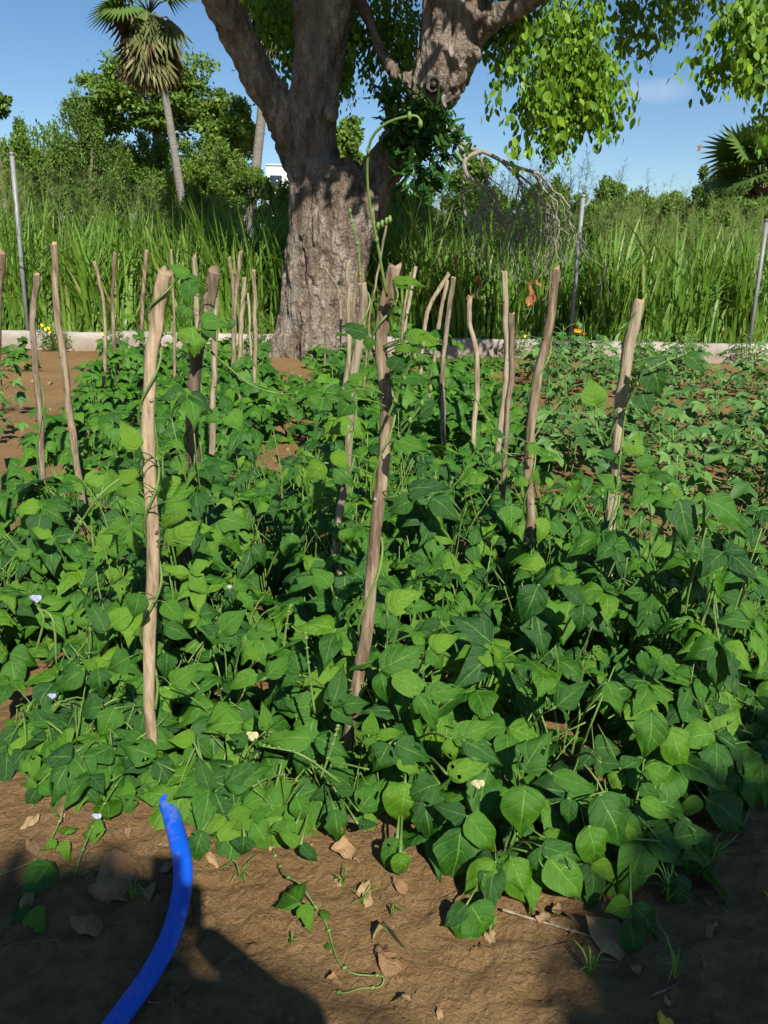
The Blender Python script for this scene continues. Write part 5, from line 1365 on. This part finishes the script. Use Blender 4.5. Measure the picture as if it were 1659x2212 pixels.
# palms ---------------------------------------------------------------------
def fan(mb, p, d, up, Rr, nb, sag, tint, fold=.25, span=1.9):
    """a stiff fan leaf of pointed segments"""
    d = d / np.linalg.norm(d); s = np.cross(d, up); s /= np.linalg.norm(s) + 1e-9; u = np.cross(s, d)
    for a in np.linspace(-span, span, nb):
        r_ = Rr * (1 - .12 * abs(a) / 1.9) * rng.uniform(.92, 1.05)
        dr_ = d * math.cos(a) + s * math.sin(a); n2 = np.cross(dr_, u); n2 /= np.linalg.norm(n2)
        c = p + dr_ * r_ * .55 + u * fold * .1; e = p + dr_ * r_ + np.array([0, 0, -sag * r_]); w_ = r_ * span * 2 / nb * .36
        mb.add([p, c - n2 * w_, e, c + n2 * w_], [[0, 1, 2, 3]], None, (tint + rng.normal(0, .06)) % 1)
def palm(name, base, top, d, rad, label, live=22, dead=40, Rr=1.5, skirt=2.0, tw=.17):
    a, b = W(*base, d), W(*top, d); a0 = Vector((a.x - (b.x - a.x) * a.z / (b.z - a.z), d, 0))
    root = empty(name, a0, label, 'palm', 'palms')
    mdl = (a - a0) * .9 + Vector((.12, 0, 0))
    P = smooth_path([(0, 0, -.1), list(mdl), list(((a - a0) + (b - a0)) / 2 + Vector((.12, 0, 0))), list(b - a0)], 30)
    mb = MB(); mb.add(*tube(P, np.linspace(tw * 1.25, tw * .85, 30), 14, rough=.12)); mb.build('trunk', M_PALM, root)
    cb = np.array(P[-1])
    for q in range(live):
        ph = rng.uniform(0, 6.28); el = rng.uniform(-.25, 1.35)
        o_ = np.array([math.cos(ph) * math.cos(el), math.sin(ph) * math.cos(el), math.sin(el)])
        c = cb + o_ * rng.uniform(.7, 1.1) * rad * .5 + [0, 0, .2]
        mb = MB(); mb.add(*tube([cb, (cb + c) / 2 + [0, 0, .1], c], .03, 5, cap=False), tint=.8)
        fan(mb, c, o_ + [0, 0, -.25], np.array([0, 0, 1.0]) + rng.normal(0, .4, 3), Rr * rng.uniform(.8, 1.05), 26, .12, rng.random())
        mb.build('frond', M_FROND, root, False)
    for q in range(dead):
        ph = rng.uniform(0, 6.28); k = q / dead
        o_ = np.array([math.cos(ph), math.sin(ph), 0])
        c = cb + o_ * rng.uniform(.25, .75) * rad * .42 * (1 - .5 * k) + [0, 0, .1 - k * skirt * .55]
        mb = MB(); mb.add(*tube([cb - [0, 0, k * skirt * .5], c], .025, 4, cap=False), tint=.5)
        fan(mb, c, o_ * rng.uniform(.1, .5) + [0, 0, -1.0], o_ + rng.normal(0, .6, 3), rng.uniform(.55, 1.1) * skirt * .5, 10, .05, rng.random(), .4, .75)
        mb.build('dead_frond', M_STRAW, root, False)
    return root
palm('fan_palm', (384, 420), (322, 30), 33, 2.3, 'tall fan palm with a skirt of dead brown fronds, left of the big tree', live=16, Rr=1.4, dead=95, skirt=3.0, tw=.145)
palm('fan_palm', (538, 440), (583, 10), 35, 1.8, 'second fan palm with dead fronds, half hidden behind the big tree limb', live=16, dead=44, Rr=1.5, skirt=2.2, tw=.19)
palm('fan_palm', (1640, 470), (1640, 400), 25, 1.5, 'short green fan palm at the right edge behind the grass', live=24, dead=14, Rr=1.3, skirt=1.2)

# white building glimpsed behind -----------------------------------------------
bp_ = W(600, 375, 60)
bp_ = W(648, 375, 60)
bl = empty('white_building', (bp_.x, 60, 0), 'white building glimpsed left of the big trunk through the trees', 'building')
def box(mb, c, s):
    c = np.array(c); s = np.array(s) / 2
    V = [c + s * np.array(k) for k in [(-1, -1, -1), (1, -1, -1), (1, 1, -1), (-1, 1, -1), (-1, -1, 1), (1, -1, 1), (1, 1, 1), (-1, 1, 1)]]
    mb.add(V, [[0, 3, 2, 1], [4, 5, 6, 7], [0, 1, 5, 4], [1, 2, 6, 5], [2, 3, 7, 6], [3, 0, 4, 7]])
zt = W(600, 366, 60).z
mb = MB(); box(mb, (0.2, 0, zt / 2), (4.6, 4, zt)); mb.build('wall', M_WHITE, bl, False)
mb = MB(); box(mb, (0.2, 0, zt + .06), (4.7, 4.1, .12)); mb.build('roof_slab', M_WHITE, bl, False)
for dx_ in (-1.45, .9):
    mb = MB(); box(mb, (dx_, -2.02, zt - 1.1), (.8, .1, 1.0)); wn = mb.build('window', M_DARKG, bl, False)

# ------------------------------------------------------------------ hose
hp = [on_ground(x, y) for (x, y) in [(338, 1672), (347, 1705), (359, 1750), (377, 1810), (392, 1870), (398, 1915), (394, 1960), (382, 2010), (362, 2065), (328, 2130), (288, 2190), (250, 2245), (190, 2330), (100, 2420)]]
P = smooth_path([[p.x, p.y, 0.012] for p in hp], 90)
P[:, 2] = np.convolve(np.pad(gz(P[:, 0], P[:, 1]), 12, 'edge'), np.ones(25) / 25, 'valid') + .026 + .010 * np.clip(np.sin(np.linspace(0, 3.14 * 2, 90)), 0, 1)
V, F, uv = tube(P, .0240, 28, True)
# pressed a little flat
cz_ = np.repeat(P[:, 2], 28); V[:28 * 90, 2] = cz_ + (V[:28 * 90, 2] - cz_) * .72
tag(link('blue_hose', mesh('blue_hose', V, F, M_HOSE, uv)), 'thick bright blue water hose curving across the soil into the beans', 'hose')

# ------------------------------------------------------------------ fallen leaves, twigs, tufts
DL = []
for q in range(9):
    V, F, uv = leaflet_mesh('dry_leaf', M_DRY, 800 + q, wid=[.22, .3, .26, .34][q % 4], nu=5, nv=9, curl=3.0, damage=.4, PWx=[.05, .3, .62, .9, 1, .95, .8, .55, .3, .12, 0])
    V[:, 2] += .07 * np.sin(V[:, 0] * 18 + V[:, 1] * 7 + q) + .05 * np.sin(V[:, 1] * 14 + q * 2)
    DL.append(mesh('dry_leaf', V, F, M_DRY, uv))
def dry(px, py, ang, size, label, m_=None, group='fallen dry leaves on the soil', tilt=.3, name='dry_leaf'):
    p = on_ground(px, py, .012 + size * .08)
    nrm = Vector((rng.normal(0, tilt), rng.normal(0, tilt), 1)).normalized()
    ax = Vector((math.cos(ang), math.sin(ang), rng.normal(0, .12)))
    me = DL[rng.integers(9)]
    if m_: me = me.copy(); me.materials.clear(); me.materials.append(m_)
    o = link(name, me, None, frame(ax, nrm, p, size)); return tag(o, label, 'fallen leaf', group)
dry(805, 2035, .15, .14, 'large flat tan dead leaf lying in the middle of the front soil')
dry(815, 2085, -.3, .10, 'curled pale brown leaf just below the large flat one')
dry(1435, 2195, .9, .06, 'small dark brown curled leaf above the yellow leaf at the bottom right')
o = dry(1420, 2222, .5, .085, 'yellow fallen leaf cut by the bottom edge on the right', M_YELLOW, 'yellow fallen leaves', .1)
dry(1655, 1955, 1.2, .03, 'tiny yellow leaf in the shade at the lower right', M_YELLOW, 'yellow fallen leaves')
dry(715, 1862, .1, .11, 'orange brown dead leaf below the front beans left of centre')
dry(1190, 1990, .2, .09, 'dead leaf under the hanging bean leaves right of centre')
dry(1260, 2020, -.4, .16, 'long narrow pale dead leaf shaded by the hanging bean leaf', tilt=.1)
dry(60, 1838, -.3, .06, 'small crumpled tan leaf on the lit soil at the lower left')
dry(120, 1770, .2, .10, 'flat tan dead leaf at the left, under the trailing vine')
dry(190, 1935, .25, .22, 'big torn grey brown dead leaf in the shade left of the hose', tilt=.12)
dry(150, 2005, .1, .12, 'reddish brown dead leaf in the shade left of the hose')
for q in range(58):
    px = rng.uniform(10, 1640); py = rng.uniform(1780, 1960) if px < 900 else rng.uniform(1930, 2080)
    if rng.random() < .25: py = rng.uniform(1800, 2190)
    if px > 1450: py = rng.uniform(1500, 2100)
    dry(px, py, rng.uniform(0, 6.28), rng.uniform(.02, .065), 'small crumpled brown leaf lying on the front soil')
for q in range(60):
    px, py = [(960, 1250), (1560, 1520), (640, 985), (1190, 1090), (80, 990), (60, 830), (1500, 870), (1600, 990), (620, 810)][q % 9]
    dry(px + rng.normal(0, 26), py + rng.normal(0, 22), rng.uniform(0, 6.28), rng.uniform(.05, .10), 'dry leaf on the bare soil between the beds', group='dry leaves between the beds')

def twig(pts, r, label, m_=M_WOODD, dz=.004, name='twig', cat='twig', leaves=None):
    P = [on_ground(*p[:2], dz + (p[2] if len(p) > 2 else 0)) for p in pts]
    P = smooth_path([list(p) for p in P], 30)
    mb = MB(); mb.add(*tube(P, np.linspace(r, r * .5, 30), 5)); return tag(mb.build(name, m_), label, cat)
twig([(5, 2050), (60, 2045), (150, 2040)], .002, 'thin dry twig in the shade at the lower left')
twig([(1083, 1990, .02), (1180, 2010), (1290, 2040), (1350, 2060)], .0035, 'pale dry stalk on the soil under the right beans')
twig([(1395, 2178), (1450, 2150), (1465, 2130)], .003, 'short pale stick beside the dark leaf at the bottom right')
twig([(1090, 2078), (1180, 2060), (1260, 2040)], .0015, 'thin brown root across the soil at the lower right')
twig([(890, 1955), (960, 1952), (1010, 1920)], .002, 'thin pale twig left of the hanging front leaves')
twig([(600, 1960), (640, 1975), (668, 2010), (700, 2035)], .0022, 'thin dead stalk by the lone leaf pair')
for q in range(26):
    px, py = rng.uniform(20, 1640), rng.uniform(1830, 2200); a = rng.uniform(0, 6.28); l = rng.uniform(15, 60)
    twig([(px, py), (px + l * math.cos(a) * .5 + rng.normal(0, 5), py + l * math.sin(a) * .25), (px + l * math.cos(a), py + l * math.sin(a) * .5)], rng.uniform(.0008, .0016), 'thin dry stalk or root lying on the front soil')['group'] = 'thin dry stalks on the soil'

# trailing vines over the soil
def trail(pts, label, leaves=(), r=.0024):
    p0 = on_ground(*pts[0][:2]); root = empty('trailing_vine', p0, label, 'bean vine')
    P = smooth_path([list(on_ground(p[0], p[1], .008 + (p[2] if len(p) > 2 else 0)) - p0) for p in pts], 40)
    mb = MB(); mb.add(*tube(P, np.linspace(r, r * .7, 40), 6))
    for q in range(5, 40, 8): mb.add(*tube([P[q] - [.005, 0, 0], P[q], P[q] + [.005, 0, .004]], [.0025, .0048, .0025], 6))
    mb.build('vine', M_STEM, root)
    for L in leaves:
        h = L[6] if len(L) > 6 else .05
        B = G(L[0], L[1], h); T = G(L[2], L[3], h * .45); sp_ = B + Vector((.01, .03, -h * .8)); Mp = frame(B - sp_, Vector((0, 0, 1)), sp_ - p0, (B - sp_).length)
        lf = link('leaf', PET, root, Mp); hero_leaflet(lf, Mp.inverted(), p0, B, T, L[4] if len(L) > 4 else 1, L[5] if len(L) > 5 else False)
    return root
trail([(690, 1990), (705, 2010), (722, 2060), (735, 2090), (765, 2115), (800, 2118), (828, 2122), (820, 2135), (780, 2140), (745, 2152), (718, 2150)], 'thin bean runner looping over the soil in the front centre',
      [(715, 2050, 700, 2040, 1, True, .02), (700, 1985, 715, 1960, .9, True, .03)])
trail([(590, 1850), (600, 1880), (620, 1940, .05), (650, 1960, .05), (690, 1985)], 'runner with a lone pair of leaves standing over the front soil',
      [(648, 1950, 603, 1920, 1.15, False, .09), (650, 1955, 678, 2015, 1.0, False, .08)])
trail([(215, 1440, .3), (205, 1550, .2), (180, 1650, .12), (150, 1760, .04), (125, 1810, .01), (85, 1860), (40, 1890), (-20, 1905)], 'long pale runner trailing down to the left edge over the soil',
      [(120, 1815, 90, 1840, 1, False, .05), (130, 1820, 150, 1860, 1, True, .05), (110, 1860, 40, 1960, .9, False, .05), (60, 1970, 100, 2010, 1.3, False, .04), (70, 1960, 20, 2000, 1.2, False, .04), (140, 1800, 150, 1770, 1, True, .05)])
trail([(270, 1725, .05), (230, 1780, .04), (190, 1850, .02), (160, 1900)], 'thin runner crossing the shade left of the hose', [(225, 1790, 165, 1800, 1.0, False, .06), (235, 1770, 230, 1720, 1, False, .06)])
trail([(1400, 1400, .25), (1450, 1470, .2), (1500, 1500, .15), (1580, 1530, .08), (1640, 1532, .06), (1680, 1520, .05)], 'thick pale runner reaching to the right edge', [(1515, 1525, 1512, 1560, 1.1, True, .2), (1520, 1520, 1555, 1545, 1, True, .2), (1480, 1440, 1510, 1425, 1, True, .24)])
trail([(1500, 1920, .03), (1540, 1880, .03), (1600, 1800), (1640, 1690), (1700, 1600)], 'pale stalk along the right edge of the bed', [])

# small grass tufts on the front soil
def tuft(px, py, h, n_, label):
    p = on_ground(px, py); mb = MB()
    for q in range(n_):
        ph = rng.uniform(0, 6.28); l = h * rng.uniform(.5, 1.1); o_ = np.array([math.cos(ph), math.sin(ph), 0]) * l * rng.uniform(.2, .9)
        Q = smooth_path([(0, 0, 0), list(o_ * .35 + [0, 0, l * .7]), list(o_ + [0, 0, l * rng.uniform(.4, .95)])], 6); s = np.array([-math.sin(ph), math.cos(ph), 0])
        wv_ = np.array([.0016, .0022, .0022, .0018, .0012, .0002])[:, None] * s
        V = np.stack([Q - wv_, Q + wv_], 1).reshape(-1, 3); b_ = np.arange(5)[:, None] * 2
        mb.add(V, np.concatenate([b_, b_ + 1, b_ + 3, b_ + 2], 1), None, rng.random())
    o = mb.build('grass_tuft', M_GRASS); o.location = p
    return tag(o, label, 'grass tuft', 'small grass tufts on the front soil')
tuft(520, 1905, .10, 9, 'thin grass tuft on the lit soil right of the hose')
tuft(1272, 2120, .09, 8, 'small grass tuft on the lit soil at the lower right')
tuft(785, 1960, .06, 7, 'small grass sprig above the big flat dead leaf')
tuft(740, 1925, .08, 8, 'sprig of grass behind the lone leaf pair')
tuft(1455, 2130, .10, 9, 'grass tuft in the shade at the lower right')
tuft(1440, 1960, .12, 20, 'tuft of grass under the right hand hanging leaves')
tuft(1530, 1890, .12, 20, 'tuft of grass at the shaded right end of the bed')
tuft(630, 2050, .04, 6, 'tiny grass sprig left of the looping runner')
tuft(1060, 2020, .06, 8, 'dry looking grass sprig right of centre')
tuft(290, 1960, .09, 6, 'thin grass blades in the sunny gap by the hose')
tuft(845, 1990, .05, 6, 'tiny grass sprig beside the big flat dead leaf')

# pods, flowers ---------------------------------------------------------------
def flower(px, py, m_, label, s=.016, d=None):
    p = (W(px, py, d) if d else canopy_hit(px, py)) + Vector((0, -.04, .03))
    root = empty('bean_flower', p, label, 'flower')
    for (dx_, dz_, sc) in ((-.6, .3, 1), (.6, .3, 1), (0, -.5, .7)):
        th = np.linspace(0, 2 * np.pi, 9)[:-1]
        V = [[dx_ * s, -.003, dz_ * s]] + [[dx_ * s + math.cos(a) * s * sc, .004 * math.sin(2 * a) - .002, dz_ * s + math.sin(a) * s * sc * .8] for a in th]
        link('petal', mesh('petal', V, np.array([[0, 1 + q, 1 + (q + 1) % 8] for q in range(8)]), m_), root)
    mb = MB(); mb.add(*tube([(0, 0, -.004), (0, .02, -.03), (0, .05, -.08)], .002, 5)); mb.build('stalk', M_STEM, root)
flower(90, 1300, M_LILAC, 'pale lilac bean flower above hanging pods at the left', .014)
flower(125, 1507, M_LILAC, 'small bluish bean flower low among the leaves at the left', .009)
flower(222, 1762, M_LILAC, 'lilac flower on the soil edge left of the hose', .009)
flower(548, 1592, M_CREAM, 'cream bean flower left of centre in the front leaves', .014)
flower(1026, 1693, M_CREAM, 'cream withered flower on the broad front leaves', .012)
flower(500, 1275, M_LILAC, 'tiny pale flower right of the pale stake', .006)
pd = canopy_hit(95, 1310) + Vector((0, -.05, .02))
for k_, (e, l) in enumerate([((75, 1415), 'shorter green pod hanging left below the lilac flower'), ((122, 1440), 'longer green pod hanging right below the lilac flower')]):
    E = W(e[0], e[1], pd.y - .03); Mx = W((95 + e[0]) / 2 + (9 if k_ == 0 else 6), 1340, pd.y - .03)
    P = smooth_path([[0, 0, 0], list(Mx - pd), list(E - pd)], 24)
    mb = MB(); mb.add(*tube(P, .0042 * (1 + .12 * np.sin(np.arange(24) * 1.7)) * np.concatenate([np.linspace(.4, 1, 5), np.ones(14), np.linspace(1, .4, 5)]), 7)); o = mb.build('bean_pod', M_STEM); o.location = pd; tag(o, l, 'bean pod')
# upright flower stalks in the front
for (a_, b_, c_, l) in [((680, 1540), (668, 1450), (660, 1370), 'upright flower stalk with buds left of the central stake foot'), ((612, 1400), (622, 1330), (628, 1310), 'short budding stalk among the leaves left of centre'),
                        ((735, 1690), (650, 1630), (570, 1612), 'pale budding shoot slanting left over the front leaves'), ((693, 1680), (715, 1620), (730, 1570), 'upright green shoot right of the slanting one')]:
    A_ = canopy_hit(*a_); dd = A_.y - .06; P = smooth_path([list(W(*p, dd) - A_) for p in (a_, b_, c_)], 16)
    mb = MB(); mb.add(*tube(P, np.linspace(.004, .0025, 16), 6))
    for q in (5, 9, 12, 14, 15): mb.add(*tube([P[q] - [.006, 0, 0], P[q] + [0, 0, .003], P[q] + [.006, 0, .004]], [.002, .006, .002], 5))
    o = mb.build('budding_stalk', M_STEM); o.location = A_; tag(o, l, 'flower stalk')

# butterfly in the sky ----------------------------------------------------------
bpz = W(1510, 321, 6.0); bt = empty('butterfly', bpz, 'small brown butterfly flying against the blue sky at the right', 'butterfly')
for sx in (-1, 1):
    V = np.array([[0, 0, .012], [sx * .012, -.004, .030], [sx * .017, 0, .012], [sx * .008, 0, 0], [sx * .014, .004, -.014], [sx * .004, 0, -.020], [0, 0, -.006]])
    link('wing', mesh('wing', V, np.array([[0, 1, 2], [0, 2, 3], [0, 3, 6], [3, 4, 5], [3, 5, 6]]), M_BROWN), bt)
mb = MB(); mb.add(*tube([(0, -.002, .016), (0, -.002, 0), (0, -.002, -.014)], [.0012, .0022, .001], 6)); mb.build('body', M_HAIR, bt)

# ------------------------------------------------------------------ the photographer (behind the camera; casts the shadow at the lower left)
def skin(name, verts, edges, radii, m_, parent, root_v=0, sub=2):
    me_ = bpy.data.meshes.new(name); me_.from_pydata(verts, edges, []); o = bpy.data.objects.new(name, me_); C.objects.link(o)
    sk = o.modifiers.new('s', 'SKIN'); sd = me_.skin_vertices[0].data if len(me_.skin_vertices) else None
    if sd is None:
        bpy.context.view_layer.objects.active = o
        sd = me_.skin_vertices[0].data
    for q, r_ in enumerate(radii): sd[q].radius = (r_, r_) if not isinstance(r_, tuple) else r_
    sd[root_v].use_root = True
    ss = o.modifiers.new('u', 'SUBSURF'); ss.levels = sub; ss.render_levels = sub
    dg = bpy.context.evaluated_depsgraph_get(); dg.update()
    m2 = bpy.data.meshes.new_from_object(o.evaluated_get(dg)); bpy.data.objects.remove(o)
    m2.materials.clear(); m2.materials.append(m_); m2.name = name
    m2.polygons.foreach_set('use_smooth', np.ones(len(m2.polygons), bool))
    return link(name, m2, parent)
per = empty('person', (0.0, -.31, 0), 'person standing just behind the camera with both arms raised to hold it', 'person')
v = [(0, 0, .95), (0, 0, 1.15), (0, .0, 1.36), (0, 0, 1.44), (0, .03, 1.50), (0, .04, 1.60), (0, .03, 1.68),
     (-.19, 0, 1.36), (-.27, .24, 1.15), (-.08, .22, 1.40), (.19, 0, 1.36), (.27, .25, 1.15), (.08, .22, 1.40),
     (-.10, 0, .88), (-.11, .02, .48), (-.11, -.02, .07), (-.12, .13, .03), (.10, 0, .88), (.11, .02, .48), (.11, -.02, .07), (.12, .13, .03)]
e = [(0, 1), (1, 2), (2, 3), (3, 4), (4, 5), (5, 6), (2, 7), (7, 8), (8, 9), (2, 10), (10, 11), (11, 12), (0, 13), (13, 14), (14, 15), (15, 16), (0, 17), (17, 18), (18, 19), (19, 20)]
rd = [(.16, .12), (.15, .11), (.15, .10), .055, .07, .10, .085, .07, .045, .032, .07, .045, .032, .09, .062, .042, .035, .09, .062, .042, .035]
try:
    body = skin('body', v, e, rd, M_SKIN, per)
    for s in (-1, 1):
        for k_ in range(5):
            b0 = Vector((s * .08, .22, 1.40)); kx = (k_ - 2) * .014
            if k_ < 4: ch = [b0, b0 + Vector((kx * .6 + s * -.005, .02, .05)), b0 + Vector((kx - s * .01, .035, .085)), b0 + Vector((kx - s * .025, .03, .105))]; rr = [.014, .010, .009, .007]
            else: ch = [b0, b0 + Vector((-s * .03, .0, .035)), b0 + Vector((-s * .05, .0, .06))]; rr = [.013, .011, .008]
            skin('finger', [tuple(q) for q in ch], [(q, q + 1) for q in range(len(ch) - 1)], rr, M_SKIN, per, sub=1)
    skin('shirt', [(0, 0, .88), (0, 0, 1.05), (0, 0, 1.2), (0, 0, 1.36), (-.2, 0, 1.36), (-.28, .22, 1.16), (.2, 0, 1.36), (.28, .23, 1.16)], [(0, 1), (1, 2), (2, 3), (3, 4), (4, 5), (3, 6), (6, 7)], [(.25, .18), (.23, .17), (.20, .15), (.17, .12), .10, .095, .10, .095], M_CLOTH, per)
    skin('trousers', [(0, 0, .95), (-.10, 0, .85), (-.11, .02, .48), (-.11, -.02, .12), (.10, 0, .85), (.11, .02, .48), (.11, -.02, .12)], [(0, 1), (1, 2), (2, 3), (0, 4), (4, 5), (5, 6)], [(.17, .13), .105, .08, .065, .105, .08, .065], M_CLOTH, per)
    skin('hair', [(0, -.03, 1.60), (0, -.01, 1.68), (0, .01, 1.73)], [(0, 1), (1, 2)], [.095, .098, .06], M_HAIR, per)
except Exception as ex:
    print('PERSON FAILED', ex)
ph = empty('phone', (0, -.045, 1.5), 'phone held up in both hands behind the camera position', 'phone')
mb = MB(); box(mb, (0, 0, 0), (.075, .009, .155)); mb.build('case', M_HAIR, ph, False)

# ------------------------------------------------------------------ tree behind the camera whose boughs shade the lower corners
def toward_sun(p, z):
    t_ = (z - p.z) / SUN.z
    return p + SUN * t_
bt_ = empty('shade_tree', (6.8, -6.6, 0), 'tree standing behind the camera whose boughs shade the front soil', 'tree')
B0 = Vector(bt_.location)
mb = MB(); mb.add(*tube(smooth_path([(0, 0, -.2), (.1, .1, 2.5), (-.2, .3, 5.0)], 16), np.linspace(.28, .16, 16), 14, rough=.15)); mb.build('trunk', M_BRANCH, bt_)
bough = []
for (px, py, r, zz, nn) in [(1560, 2000, .28, 4.4, 420), (1640, 1900, .22, 4.2, 260), (1480, 2160, .24, 4.5, 330), (1700, 2060, .30, 4.4, 300), (1620, 2180, .3, 4.6, 380), (1560, 1770, .16, 4.4, 150), (1620, 1640, .2, 4.3, 150),
                            (40, 2060, .22, 4.6, 300), (150, 2000, .15, 4.7, 160), (-80, 2150, .3, 4.6, 300), (240, 2160, .2, 4.5, 200), (230, 1930, .1, 4.7, 90), (1380, 2240, .15, 4.5, 160)]:  # the left-hand boughs are added out of view to darken the lower left
    bough.append((toward_sun(G(px, py), zz), r, nn))
mb = MB(); lm = MB()
for (c, r, nn) in bough:
    c = np.array(c - B0); s = np.array([-.2, .3, rng.uniform(3.5, 4.9)])
    lm.add(*tube(smooth_path([s, (s + c) / 2 + [0, 0, .25], c], 12), np.linspace(.05, .012, 12), 6))
    for q in range(nn):
        v_ = rng.normal(0, 1, 3); v_ /= np.linalg.norm(v_); p = c + v_ * r * rng.random() ** .4 * [1.15, 1.15, .6]
        simple_leaf(mb, p, rng.normal(0, 1, 3) + [0, 0, -.5], rng.normal(0, .6, 3) + [0, 0, 1], rng.uniform(.07, .12), .55, rng.random())
for q in range(2600):
    v_ = rng.normal(0, 1, 3); v_ /= np.linalg.norm(v_); p = np.array([0, 0, 6.3]) + v_ * rng.random() ** .4 * [2.2, 2.0, 1.3]
    if p[1] > 1.2: continue
    simple_leaf(mb, p, rng.normal(0, 1, 3) + [0, 0, -.5], rng.normal(0, .6, 3) + [0, 0, 1], rng.uniform(.12, .2), .55, rng.random())
o = mb.build('crown', M_TREE, bt_); lm.build('limbs', M_BRANCH, bt_)
print('objects', len(bpy.data.objects))
